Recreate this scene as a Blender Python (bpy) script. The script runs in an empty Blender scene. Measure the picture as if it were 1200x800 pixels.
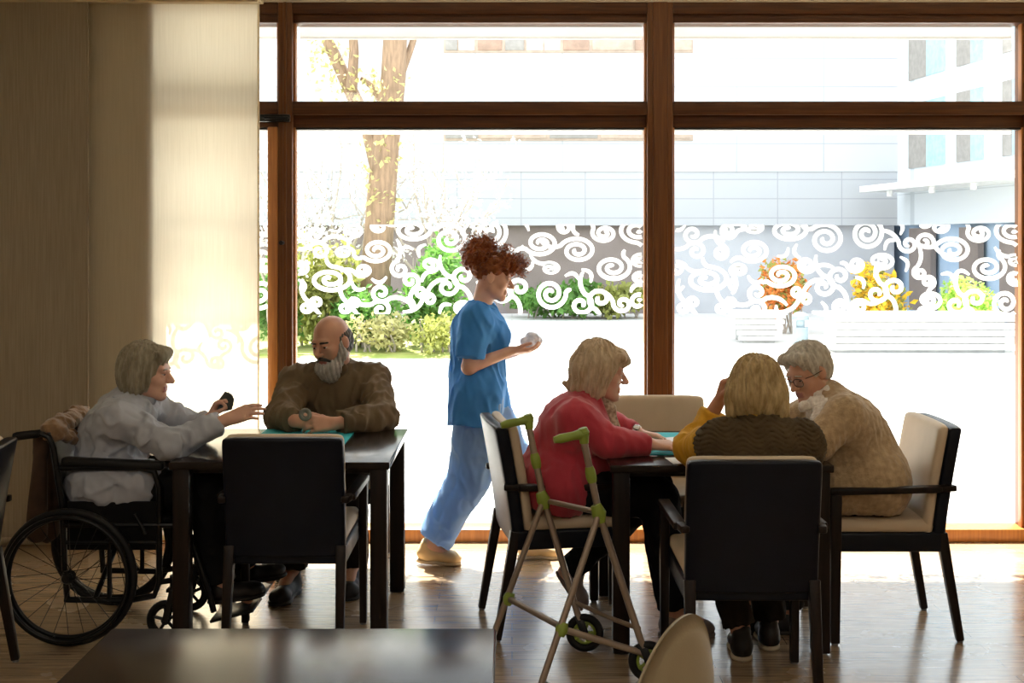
import bpy, bmesh, math, random
import numpy as np
from mathutils import Vector, Matrix
R = random.Random(7)
scene = bpy.context.scene
COL = scene.collection
PI = math.pi
F_PX, HZ, CAM_H = 1450.0, 280.0, 1.62          # focal length in pixels, horizon row, lens height


def at(px, py, s):
    """A point of the room from a photo pixel and its scale s (pixels per metre, so its distance is 1450/s)."""
    return np.array([(px - 600.0) / s, F_PX / s, CAM_H - (py - HZ) / s])


# ------------------------------------------------------------------ materials
def mat(name, col, rough=0.5, metal=0.0, col2=None, vscale=8.0, stretch=(1, 1, 1), bump=0.0, bscale=150.0,
        bstretch=(1, 1, 1), coat=0.0, spec=0.5, sheen=0.0, trans=0.0, sss=0.0, wear=0.0):
    m = bpy.data.materials.new(name)
    m.use_nodes = True
    nt = m.node_tree
    b = nt.nodes['Principled BSDF']
    b.inputs['Roughness'].default_value = rough
    b.inputs['Metallic'].default_value = metal
    b.inputs['Specular IOR Level'].default_value = spec
    b.inputs['Coat Weight'].default_value = coat
    b.inputs['Coat Roughness'].default_value = 0.12
    b.inputs['Sheen Weight'].default_value = sheen
    if sss:
        b.inputs['Subsurface Weight'].default_value = sss
        b.inputs['Subsurface Radius'].default_value = (0.012, 0.005, 0.003)
        b.inputs['Subsurface Scale'].default_value = 0.6
    tc = nt.nodes.new('ShaderNodeTexCoord')
    mp = nt.nodes.new('ShaderNodeMapping')
    mp.inputs['Scale'].default_value = stretch
    nt.links.new(tc.outputs['Object'], mp.inputs['Vector'])
    nz = nt.nodes.new('ShaderNodeTexNoise')
    nz.inputs['Scale'].default_value = vscale
    nz.inputs['Detail'].default_value = 5
    nt.links.new(mp.outputs['Vector'], nz.inputs['Vector'])
    c2 = col2 if col2 else tuple(c * 0.8 for c in col)
    mx = nt.nodes.new('ShaderNodeMix')
    mx.data_type = 'RGBA'
    mx.inputs[6].default_value = (*c2, 1)
    mx.inputs[7].default_value = (*col, 1)
    rp = nt.nodes.new('ShaderNodeMapRange')
    rp.inputs['From Min'].default_value = 0.35
    rp.inputs['From Max'].default_value = 0.65
    nt.links.new(nz.outputs['Fac'], rp.inputs['Value'])
    nt.links.new(rp.outputs['Result'], mx.inputs[0])
    nt.links.new(mx.outputs[2], b.inputs['Base Color'])
    if bump:
        mp2 = nt.nodes.new('ShaderNodeMapping')
        mp2.inputs['Scale'].default_value = bstretch
        nt.links.new(tc.outputs['Object'], mp2.inputs['Vector'])
        n2 = nt.nodes.new('ShaderNodeTexNoise')
        n2.inputs['Scale'].default_value = bscale
        n2.inputs['Detail'].default_value = 3
        nt.links.new(mp2.outputs['Vector'], n2.inputs['Vector'])
        bp = nt.nodes.new('ShaderNodeBump')
        bp.inputs['Strength'].default_value = bump
        bp.inputs['Distance'].default_value = 0.004
        nt.links.new(n2.outputs['Fac'], bp.inputs['Height'])
        nt.links.new(bp.outputs['Normal'], b.inputs['Normal'])
    if trans:
        out = nt.nodes['Material Output']
        tr = nt.nodes.new('ShaderNodeBsdfTranslucent')
        nt.links.new(mx.outputs[2], tr.inputs['Color'])
        ms = nt.nodes.new('ShaderNodeMixShader')
        ms.inputs['Fac'].default_value = trans
        nt.links.new(b.outputs['BSDF'], ms.inputs[1])
        nt.links.new(tr.outputs['BSDF'], ms.inputs[2])
        nt.links.new(ms.outputs['Shader'], out.inputs['Surface'])
    return m


def mat_glass(name, tint=(0.97, 0.985, 0.98), refl=0.55):
    m = bpy.data.materials.new(name)
    m.use_nodes = True
    nt = m.node_tree
    nt.nodes.clear()
    out = nt.nodes.new('ShaderNodeOutputMaterial')
    t = nt.nodes.new('ShaderNodeBsdfTransparent')
    t.inputs['Color'].default_value = (*tint, 1)
    g = nt.nodes.new('ShaderNodeBsdfGlossy')
    g.inputs['Roughness'].default_value = 0.02
    fr = nt.nodes.new('ShaderNodeFresnel')
    ge = nt.nodes.new('ShaderNodeNewGeometry')
    mr = nt.nodes.new('ShaderNodeMapRange')
    mr.inputs['To Min'].default_value = 1.45
    mr.inputs['To Max'].default_value = 1 / 1.45
    nt.links.new(ge.outputs['Backfacing'], mr.inputs['Value'])
    nt.links.new(mr.outputs['Result'], fr.inputs['IOR'])
    mu = nt.nodes.new('ShaderNodeMath')
    mu.operation = 'MULTIPLY'
    mu.inputs[1].default_value = refl
    nt.links.new(fr.outputs['Fac'], mu.inputs[0])
    ms = nt.nodes.new('ShaderNodeMixShader')
    nt.links.new(mu.outputs[0], ms.inputs['Fac'])
    nt.links.new(t.outputs[0], ms.inputs[1])
    nt.links.new(g.outputs[0], ms.inputs[2])
    nt.links.new(ms.outputs[0], out.inputs['Surface'])
    return m


def mat_brick(name, c1, c2, cm, bw, rh, mortar, rough, rot=(0, 0, 0), grain=0.0, offset=0.5, bump=0.15, rough2=None, spec=0.5, c3=None):
    m = bpy.data.materials.new(name)
    m.use_nodes = True
    nt = m.node_tree
    b = nt.nodes['Principled BSDF']
    b.inputs['Roughness'].default_value = rough
    b.inputs['Specular IOR Level'].default_value = spec
    tc = nt.nodes.new('ShaderNodeTexCoord')
    mp = nt.nodes.new('ShaderNodeMapping')
    mp.inputs['Rotation'].default_value = rot
    nt.links.new(tc.outputs['Object'], mp.inputs['Vector'])
    br = nt.nodes.new('ShaderNodeTexBrick')
    br.offset = offset
    br.inputs['Scale'].default_value = 1
    br.inputs['Brick Width'].default_value = bw
    br.inputs['Row Height'].default_value = rh
    br.inputs['Mortar Size'].default_value = mortar
    br.inputs['Color1'].default_value = (*c1, 1)
    br.inputs['Color2'].default_value = (*c2, 1)
    br.inputs['Mortar'].default_value = (*cm, 1)
    nt.links.new(mp.outputs['Vector'], br.inputs['Vector'])
    last = br.outputs['Color']
    if grain:
        mp2 = nt.nodes.new('ShaderNodeMapping')
        mp2.inputs['Rotation'].default_value = rot
        mp2.inputs['Scale'].default_value = (1.5, 22, 1)
        nt.links.new(tc.outputs['Object'], mp2.inputs['Vector'])
        nz = nt.nodes.new('ShaderNodeTexNoise')
        nz.inputs['Scale'].default_value = 3
        nz.inputs['Detail'].default_value = 6
        nz.inputs['Distortion'].default_value = 0.6
        nt.links.new(mp2.outputs['Vector'], nz.inputs['Vector'])
        mx = nt.nodes.new('ShaderNodeMix')
        mx.data_type = 'RGBA'
        mx.blend_type = 'MULTIPLY'
        mx.inputs[0].default_value = grain
        nt.links.new(last, mx.inputs[6])
        rp = nt.nodes.new('ShaderNodeMapRange')
        rp.inputs['From Min'].default_value = 0.3
        rp.inputs['From Max'].default_value = 0.7
        rp.inputs['To Min'].default_value = 0.35
        rp.inputs['To Max'].default_value = 1.25
        nt.links.new(nz.outputs['Fac'], rp.inputs['Value'])
        nt.links.new(rp.outputs['Result'], mx.inputs[7])
        last = mx.outputs[2]
        n3 = nt.nodes.new('ShaderNodeTexNoise')
        n3.inputs['Scale'].default_value = 2.2
        n3.inputs['Detail'].default_value = 8
        nt.links.new(tc.outputs['Object'], n3.inputs['Vector'])
        r3 = nt.nodes.new('ShaderNodeMapRange')
        r3.inputs['From Min'].default_value = 0.35
        r3.inputs['From Max'].default_value = 0.7
        r3.inputs['To Min'].default_value = rough
        r3.inputs['To Max'].default_value = rough2 or rough
        nt.links.new(n3.outputs['Fac'], r3.inputs['Value'])
        nt.links.new(r3.outputs['Result'], b.inputs['Roughness'])
    nt.links.new(last, b.inputs['Base Color'])
    bp = nt.nodes.new('ShaderNodeBump')
    bp.inputs['Strength'].default_value = bump
    bp.inputs['Distance'].default_value = 0.003
    bp.invert = True
    nt.links.new(br.outputs['Fac'], bp.inputs['Height'])
    nt.links.new(bp.outputs['Normal'], b.inputs['Normal'])
    return m


# ------------------------------------------------------------------ objects
def tag(o, label=None, cat=None, group=None, kind=None):
    if label:
        o['label'] = label
    if cat:
        o['category'] = cat
    if group:
        o['group'] = group
    if kind:
        o['kind'] = kind
    return o


def empty(name, loc, label=None, cat=None, group=None, kind=None, rz=0.0):
    o = bpy.data.objects.new(name, None)
    o.empty_display_size = 0.1
    COL.objects.link(o)
    o.location = tuple(float(v) for v in loc)
    o.rotation_euler = (0, 0, rz)
    return tag(o, label, cat, group, kind)


def wloc(o):
    """World location of an unrotated chain of parents."""
    v = np.zeros(3)
    while o is not None:
        v += np.array(o.location[:])
        o = o.parent
    return v


def add_mesh(name, V, F, mats, parent=None, smooth=True, loc=None, midx=None, local=False):
    """World-space vertices become one mesh object; its origin is its parent's, or a point at its own base."""
    V = np.asarray(V, dtype=np.float64)
    if local:
        off = np.zeros(3)
        oloc = np.zeros(3) if loc is None else np.array(loc, float)
    elif parent is not None:
        off = wloc(parent)
        oloc = np.zeros(3)
    else:
        off = np.array([(V[:, 0].min() + V[:, 0].max()) / 2, (V[:, 1].min() + V[:, 1].max()) / 2, V[:, 2].min()]) if loc is None else np.array(loc, float)
        oloc = off
    me = bpy.data.meshes.new(name)
    me.from_pydata((V - off).tolist(), [], F.tolist() if hasattr(F, 'tolist') else F)
    if not isinstance(mats, (list, tuple)):
        mats = [mats]
    for m in mats:
        me.materials.append(m)
    if midx is not None:
        me.polygons.foreach_set('material_index', np.asarray(midx, dtype=np.int32))
    me.polygons.foreach_set('use_smooth', [bool(smooth)] * len(me.polygons))
    me.update()
    o = bpy.data.objects.new(name, me)
    COL.objects.link(o)
    if parent is not None:
        o.parent = parent
    o.location = tuple(oloc)
    return o


def copy_tree(o, parent=None):
    c = o.copy()
    COL.objects.link(c)
    c.parent = parent
    for ch in [x for x in bpy.data.objects if x.parent == o]:
        copy_tree(ch, c)
    return c


class MB:
    """Collects rounded boxes, tubes and lathes; build() links them as ONE mesh object."""

    def __init__(self):
        self.V, self.F, self.M, self.n = [], [], [], 0
        self.mi = 0

    def raw(self, V, F):
        self.V.append(np.asarray(V, float))
        for f in F:
            self.F.append([i + self.n for i in f])
            self.M.append(self.mi)
        self.n += len(V)
        return self

    def _bm(self, bm):
        bm.verts.index_update()
        V = [v.co[:] for v in bm.verts]
        F = [[v.index for v in f.verts] for f in bm.faces]
        bm.free()
        return self.raw(V, F)

    def box(self, lo, hi, bev=0.004, seg=2, rot=None, piv=None):
        lo, hi = np.array(lo, float), np.array(hi, float)
        bm = bmesh.new()
        bmesh.ops.create_cube(bm, size=1)
        c, s = (lo + hi) / 2, hi - lo
        for v in bm.verts:
            v.co = Vector(np.array(v.co) * s + c)
        if bev:
            bmesh.ops.bevel(bm, geom=bm.edges[:], offset=min(bev, s.min() * 0.48), segments=seg, profile=0.5, affect='EDGES')
        if rot is not None:
            bmesh.ops.rotate(bm, verts=bm.verts[:], cent=Vector(piv if piv is not None else c), matrix=rot)
        return self._bm(bm)

    def obox(self, a, b, w, d, up=(0, 0, 1), bev=0.003, taper=1.0):
        """A bar of section w x d from a to b, its end section scaled by taper."""
        a, b = np.array(a, float), np.array(b, float)
        z = (b - a) / np.linalg.norm(b - a)
        x = np.cross(np.array(up, float), z)
        if np.linalg.norm(x) < 1e-4:
            x = np.cross(np.array([0, 1.0, 0]), z)
        x /= np.linalg.norm(x)
        y = np.cross(z, x)
        V = []
        for p, k in ((a, 1.0), (b, taper)):
            for sx, sy in ((-1, -1), (1, -1), (1, 1), (-1, 1)):
                V.append(p + x * sx * w / 2 * k + y * sy * d / 2 * k)
        bm = bmesh.new()
        vs = [bm.verts.new(v) for v in V]
        for f in ((3, 2, 1, 0), (4, 5, 6, 7), (0, 1, 5, 4), (1, 2, 6, 5), (2, 3, 7, 6), (3, 0, 4, 7)):
            bm.faces.new([vs[i] for i in f])
        if bev:
            bmesh.ops.bevel(bm, geom=bm.edges[:], offset=bev, segments=2, profile=0.5, affect='EDGES')
        return self._bm(bm)

    def tube(self, pts, r, seg=12, closed=False, flat=1.0):
        pts = [np.array(p, float) for p in pts]
        n = len(pts)
        rs = [r] * n if not hasattr(r, '__len__') else list(r)
        V, F = [], []
        nrm = None
        for i in range(n):
            if closed:
                t = pts[(i + 1) % n] - pts[i - 1]
            else:
                t = pts[min(i + 1, n - 1)] - pts[max(i - 1, 0)]
            t = t / (np.linalg.norm(t) + 1e-12)
            if nrm is None:
                nrm = np.cross(t, [0, 0, 1.0])
                if np.linalg.norm(nrm) < 1e-3:
                    nrm = np.cross(t, [0, 1.0, 0])
            nrm = nrm - t * np.dot(nrm, t)
            nrm /= np.linalg.norm(nrm) + 1e-12
            bn = np.cross(t, nrm)
            for k in range(seg):
                a = 2 * PI * k / seg
                V.append(pts[i] + rs[i] * (math.cos(a) * nrm + math.sin(a) * bn * flat))
        m = n if closed else n - 1
        for i in range(m):
            j = (i + 1) % n
            for k in range(seg):
                k2 = (k + 1) % seg
                F.append([i * seg + k, i * seg + k2, j * seg + k2, j * seg + k])
        if not closed:
            F.append([k for k in range(seg)][::-1])
            F.append([(n - 1) * seg + k for k in range(seg)])
        return self.raw(V, F)

    def torus(self, c, axis, Rr, r, seg=48, sub=10, flat=1.0):
        c = np.array(c, float)
        ax = np.array(axis, float)
        ax /= np.linalg.norm(ax)
        u = np.cross(ax, [0.1, 0.2, 1.0])
        u /= np.linalg.norm(u)
        v = np.cross(ax, u)
        return self.tube([c + Rr * (math.cos(2 * PI * i / seg) * u + math.sin(2 * PI * i / seg) * v) for i in range(seg)], r, sub, True, flat)

    def lathe(self, prof, c, axis=(0, 0, 1), seg=24):
        c = np.array(c, float)
        ax = np.array(axis, float)
        ax /= np.linalg.norm(ax)
        u = np.cross(ax, [0.3, 1.0, 0.2])
        u /= np.linalg.norm(u)
        v = np.cross(ax, u)
        V, F = [], []
        for r, h in prof:
            for k in range(seg):
                a = 2 * PI * k / seg
                V.append(c + ax * h + max(r, 1e-4) * (math.cos(a) * u + math.sin(a) * v))
        for i in range(len(prof) - 1):
            for k in range(seg):
                k2 = (k + 1) % seg
                F.append([i * seg + k, i * seg + k2, (i + 1) * seg + k2, (i + 1) * seg + k])
        F.append([k for k in range(seg)][::-1])
        F.append([(len(prof) - 1) * seg + k for k in range(seg)])
        return self.raw(V, F)

    def build(self, name, mats, parent=None, smooth=False, loc=None, local=False, auto=True):
        o = add_mesh(name, np.concatenate(self.V), self.F, mats, parent, smooth, loc, self.M, local)
        if smooth is False and auto:
            o.data.polygons.foreach_set('use_smooth', [True] * len(o.data.polygons))
            try:
                o.data.set_sharp_from_angle(angle=math.radians(35))
            except Exception:
                pass
        return o


# ------------------------------------------------------------------ implicit surfaces for bodies, cloth and hair
def nrmv(v):
    v = np.array(v, float)
    return v / (np.linalg.norm(v) + 1e-12)


def K(a, b, ra, rb=None, k=0.02, cut=False, op='u'):
    return dict(t='c', a=np.array(a, float), b=np.array(b, float), ra=ra, rb=ra if rb is None else rb, k=k, cut=cut, op=op)


def E(c, r, M=None, k=0.02, op='u'):
    return dict(t='e', c=np.array(c, float), r=np.array(r, float), M=np.eye(3) if M is None else np.array(M, float), k=k, op=op)


def H(p, n, k=0.004):
    return dict(t='h', p=np.array(p, float), n=nrmv(n), k=k, op='i')


def pdist(q, P):
    if q['t'] == 'c':
        a, b = q['a'], q['b']
        ba = b - a
        L2 = float(ba @ ba) + 1e-12
        pa = P - a
        t = np.clip((pa @ ba) / L2, 0, 1)
        d = np.sqrt(np.maximum(((pa - t[..., None] * ba) ** 2).sum(-1), 1e-14)) - (q['ra'] + t * (q['rb'] - q['ra']))
        if q['cut']:
            d = np.maximum(d, ((P - b) @ (ba / math.sqrt(L2))))
        return d
    if q['t'] == 'e':
        l = (P - q['c']) @ q['M']
        k0 = np.sqrt(((l / q['r']) ** 2).sum(-1)) + 1e-9
        k1 = np.sqrt(((l / q['r'] ** 2) ** 2).sum(-1)) + 1e-9
        return k0 * (k0 - 1) / k1
    return (P - q['p']) @ q['n']


def bound(q):
    if q['t'] == 'c':
        return (q['a'] + q['b']) / 2, np.linalg.norm(q['b'] - q['a']) / 2 + max(q['ra'], q['rb'])
    if q['t'] == 'e':
        return q['c'], q['r'].max()
    return None


def combine(d, dp, q):
    k = max(q['k'], 1e-4)
    if q['op'] == 'u':
        h = np.clip(0.5 + 0.5 * (d - dp) / k, 0, 1)
        return d + (dp - d) * h - k * h * (1 - h)
    dp2 = -dp if q['op'] == 's' else dp
    h = np.clip(0.5 - 0.5 * (d - dp2) / k, 0, 1)
    return d + (dp2 - d) * h + k * h * (1 - h)


def sdf_eval(prims, P, bc=None, bd=0.0):
    d = np.full(P.shape[:-1], 0.6)
    for q in prims:
        bs = bound(q)
        if bc is not None and bs is not None:
            sel = np.linalg.norm(bc - bs[0], axis=1) < bs[1] + bd + 2 * q['k'] + 0.03
            if not sel.any():
                continue
            d[sel] = combine(d[sel], pdist(q, P[sel]), q)
        else:
            d = combine(d, pdist(q, P), q)
    return d


def snoise(P, f, seed=0, st=(1, 1, 1)):
    r = np.random.RandomState(seed)
    o = np.zeros(P.shape[:-1])
    Q = P * np.array(st)
    for i in range(6):
        v = r.normal(size=3)
        v /= np.linalg.norm(v)
        w = r.normal(size=3)
        w /= np.linalg.norm(w)
        ff = f * (0.7 + 0.6 * r.rand())
        o += np.sin(Q @ v * ff + r.rand() * 6.3 + 1.3 * np.sin(Q @ w * ff * 0.6 + r.rand() * 6.3))
    return o / 3.0


def sdf_mesh(prims, h=0.005, disp=None, pad=0.03):
    lo = np.full(3, 1e9)
    hi = np.full(3, -1e9)
    for q in prims:
        bs = bound(q)
        if bs is None or q['op'] != 'u':
            continue
        if q['t'] == 'c':
            a = np.minimum(q['a'] - q['ra'], q['b'] - q['rb'])
            b = np.maximum(q['a'] + q['ra'], q['b'] + q['rb'])
        else:
            a, b = bs[0] - bs[1], bs[0] + bs[1]
        lo, hi = np.minimum(lo, a), np.maximum(hi, b)
    lo -= pad
    hi += pad
    B = 8
    nb = np.ceil((hi - lo) / (h * B)).astype(int) + 1
    n = nb * B
    g = np.stack(np.meshgrid(*[np.arange(m) for m in nb], indexing='ij'), -1).reshape(-1, 3)
    cen = lo + (g * B + (B - 1) / 2) * h
    dc = sdf_eval(prims, cen)
    diag = B * h * 0.87
    act = np.abs(dc) < diag * 1.35 + 0.012
    D = np.repeat(np.repeat(np.repeat(np.where(dc < 0, -1.0, 1.0).astype(np.float32).reshape(nb), B, 0), B, 1), B, 2)
    D6 = D.reshape(nb[0], B, nb[1], B, nb[2], B)
    ga, ca = g[act], cen[act]
    off = (np.stack(np.meshgrid(*[np.arange(B)] * 3, indexing='ij'), -1).reshape(-1, 3) - (B - 1) / 2) * h
    for s in range(0, len(ga), 400):
        gs, cs = ga[s:s + 400], ca[s:s + 400]
        P = cs[:, None, :] + off[None]
        d = sdf_eval(prims, P, cs, diag)
        if disp is not None:
            d = d + disp(P)
        D6[gs[:, 0], :, gs[:, 1], :, gs[:, 2], :] = d.reshape(-1, B, B, B)
    S = D < 0
    c = np.zeros(tuple(n - 1), np.uint8)
    for i in (0, 1):
        for j in (0, 1):
            for k in (0, 1):
                c += S[i:n[0] - 1 + i, j:n[1] - 1 + j, k:n[2] - 1 + k]
    ac = (c > 0) & (c < 8)
    ci = np.argwhere(ac)
    idx = np.full(ac.shape, -1, np.int32)
    idx[ac] = np.arange(len(ci))
    acc = np.zeros((len(ci), 3))
    cnt = np.zeros(len(ci))
    cor = [np.array(v) for v in np.ndindex(2, 2, 2)]
    val = {tuple(v): D[ci[:, 0] + v[0], ci[:, 1] + v[1], ci[:, 2] + v[2]] for v in cor}
    for v in cor:
        for ax in range(3):
            if v[ax] == 0:
                w = v.copy()
                w[ax] = 1
                d0, d1 = val[tuple(v)], val[tuple(w)]
                x = (d0 < 0) != (d1 < 0)
                t = np.where(x, d0 / np.where(x, d0 - d1, 1), 0)
                p = v[None] + t[:, None] * (w - v)[None]
                acc += np.where(x[:, None], p, 0)
                cnt += x
    V = lo + (ci + acc / cnt[:, None]) * h
    Fs = []
    for ax in range(3):
        u, w = (ax + 1) % 3, (ax + 2) % 3
        sl0 = [slice(None)] * 3
        sl1 = [slice(None)] * 3
        sl0[ax], sl1[ax] = slice(0, -1), slice(1, None)
        e = S[tuple(sl0)] != S[tuple(sl1)]
        ed = np.argwhere(e)
        ok = (ed[:, u] > 0) & (ed[:, w] > 0) & (ed[:, u] < n[u] - 1) & (ed[:, w] < n[w] - 1)
        ed = ed[ok]
        neg = S[ed[:, 0], ed[:, 1], ed[:, 2]]
        q = []
        for du, dw in ((-1, -1), (0, -1), (0, 0), (-1, 0)):
            cc = ed.copy()
            cc[:, u] += du
            cc[:, w] += dw
            q.append(idx[cc[:, 0], cc[:, 1], cc[:, 2]])
        q = np.stack(q, 1)
        q[~neg] = q[~neg][:, ::-1]
        Fs.append(q)
    Fq = np.concatenate(Fs)
    Fq = Fq[(Fq >= 0).all(1)]
    # keep the largest connected piece
    lab = np.arange(len(V))
    for _ in range(400):
        m = lab[Fq].min(1)
        new = lab.copy()
        for i in range(4):
            np.minimum.at(new, Fq[:, i], m)
        new = new[new]
        if (new == lab).all():
            break
        lab = new
    u_, cn = np.unique(lab, return_counts=True)
    keep = lab == u_[cn.argmax()]
    remap = np.cumsum(keep) - 1
    Fq = remap[Fq[keep[Fq[:, 0]]]]
    return V[keep], Fq


def sdf_obj(name, prims, mats, parent=None, h=0.005, disp=None, midx=None):
    V, Fq = sdf_mesh(prims, h, disp)
    mi = None
    if midx is not None:
        mi = midx(V[Fq].mean(1))
    return add_mesh(name, V, Fq, mats, parent, True, None, mi)
# ------------------------------------------------------------------ materials of the place
M = {}
M['floor'] = mat_brick('oak floor', (0.47, 0.335, 0.215), (0.40, 0.275, 0.165), (0.18, 0.11, 0.06), 1.1, 0.09, 0.0015, 0.18, (0, 0, 0), 0.55, 0.30, 0.05, 0.32, 1.0)
M['floor'].node_tree.nodes['Principled BSDF'].inputs['Coat Weight'].default_value = 1.0
M['floor'].node_tree.nodes['Principled BSDF'].inputs['Coat Roughness'].default_value = 0.2
M['wall'] = mat('warm white plaster', (0.62, 0.55, 0.42), 0.9, vscale=3, col2=(0.58, 0.51, 0.39), bump=0.1, bscale=80)
M['ceiling'] = mat('ceiling paint', (0.72, 0.68, 0.58), 0.9, vscale=3)
M['frame'] = mat('brown stained window timber', (0.165, 0.058, 0.013), 0.42, col2=(0.105, 0.035, 0.008), vscale=6, stretch=(14, 14, 0.6), spec=0.3)
M['frame_h'] = mat('brown stained window timber, long grain', (0.105, 0.036, 0.009), 0.42, col2=(0.062, 0.020, 0.006), vscale=6, stretch=(0.6, 14, 14), spec=0.3)
M['frame_l'] = mat('orange bead and sunlit timber', (0.48, 0.19, 0.045), 0.4, col2=(0.36, 0.13, 0.03), vscale=6, stretch=(12, 12, 0.6))  # sunlit orange put into the colour of sill and door stile; beads share it
M['frame_d'] = mat('dark seal', (0.018, 0.013, 0.011), 0.5)
M['glass'] = mat_glass('window glass')
M['film'] = mat('white frosted film', (0.92, 0.93, 0.94), 0.6, trans=0.6, col2=(0.9, 0.91, 0.92))
M['blind'] = mat('white awning cloth', (0.92, 0.92, 0.92), 0.8, col2=(0.9, 0.9, 0.9), trans=0.6)
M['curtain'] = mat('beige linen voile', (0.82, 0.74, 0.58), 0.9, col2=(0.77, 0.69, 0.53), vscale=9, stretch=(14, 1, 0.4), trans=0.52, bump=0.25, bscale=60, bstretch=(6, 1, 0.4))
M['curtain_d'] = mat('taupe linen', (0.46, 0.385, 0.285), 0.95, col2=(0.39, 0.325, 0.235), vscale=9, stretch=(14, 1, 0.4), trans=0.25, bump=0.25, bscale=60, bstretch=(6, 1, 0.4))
M['valance'] = mat('cream curtain rail', (0.70, 0.58, 0.36), 0.6)
M['steel_d'] = mat('dark steel', (0.03, 0.03, 0.03), 0.35, 0.8)


def structure(o):
    o['kind'] = 'structure'
    return o


WY0, WY1 = 6.62, 6.78                    # inner and outer face of the timber window wall
ZT = 2.887                               # its top
# floor, ceiling, walls
structure(MB().box((-3.4, -2.6, -0.12), (3.7, 6.86, 0.0), 0).build('floor', M['floor'], local=True))
structure(MB().box((-3.4, -2.6, 3.0), (3.7, 6.86, 3.12), 0).build('ceiling', M['ceiling'], local=True))
structure(MB().box((-3.4, -2.6, 0), (-3.25, 6.86, 3.0), 0).build('wall_left', M['wall'], local=True))
structure(MB().box((3.55, -2.6, 0), (3.7, 6.86, 3.0), 0).build('wall_right', M['wall'], local=True))
structure(MB().box((-3.4, -2.75, -0.12), (3.7, -2.6, 3.12), 0).build('wall_rear', M['wall'], local=True))
mb = MB().box((-3.25, 6.562, 0), (-1.92, 6.86, 3.0), 0).box((-1.95, WY0, ZT), (3.55, 6.86, 3.0), 0)
structure(mb.build('wall_front', M['wall'], local=True))
structure(MB().box((-3.3, 6.86, 3.02), (3.7, 7.62, 3.25), 0.01).build('added_overhang', M['wall'], local=True))   # unseen roof slab, added to limit how far sun reaches indoors

# timber posts between the bays
def post(name, x0, x1):
    m = MB().box((x0, WY0, 0.0), (x1, WY1, ZT), 0.006)
    m.box((x0 + 0.03, WY0 - 0.012, 0.0), (x1 - 0.03, WY0 + 0.01, ZT), 0.005)
    return structure(m.build(name, M['frame'], local=True))


post('trim_1', -1.253, -1.175)
post('trim_2', 0.7235, 0.862)
post('trim_3', 2.752, 2.892)


def spiral(cx, cz, r0, turns, a0, cw, sx=1.0, sz=1.0, tail=0.0):
    pts = []
    n = int(26 * turns)
    for i in range(n + 1):
        t = i / n
        a = a0 + cw * turns * 2 * PI * t
        r = r0 * (0.12 + 0.88 * t)
        pts.append((cx + r * math.cos(a) * sx, cz + r * math.sin(a) * sz))
    if tail:
        (x1, z1), (x0, z0) = pts[-1], pts[-4]
        l = math.hypot(x1 - x0, z1 - z0)
        dx, dz = (x1 - x0) / l, (z1 - z0) / l
        for i in range(1, 9):
            u = i / 8
            b = -cw * 1.3 * u
            ddx, ddz = dx * math.cos(b) - dz * math.sin(b), dx * math.sin(b) + dz * math.cos(b)
            pts.append((pts[-1][0] + ddx * tail / 8, pts[-1][1] + ddz * tail / 8))
    return pts


def ribbon(V, F, pts, w, y, x0, x1, z0, z1):
    n = len(pts)
    prev = None
    for i in range(n):
        a, b = pts[max(i - 1, 0)], pts[min(i + 1, n - 1)]
        tx, tz = b[0] - a[0], b[1] - a[1]
        l = math.hypot(tx, tz) + 1e-9
        k = w * (0.55 + 0.45 * min(1, min(i, n - 1 - i) / 3))
        nx, nz = -tz / l * k / 2, tx / l * k / 2
        row = [(pts[i][0] + sg * nx, min(max(pts[i][1] + sg * nz, z0), z1)) for sg in (1, -1)]
        if all(x0 < p[0] < x1 for p in row):
            bi = len(V)
            V += [(p[0], y, p[1]) for p in row]
            if prev is not None:
                F.append([prev, prev + 1, bi + 1, bi])
            prev = bi
        else:
            prev = None


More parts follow.
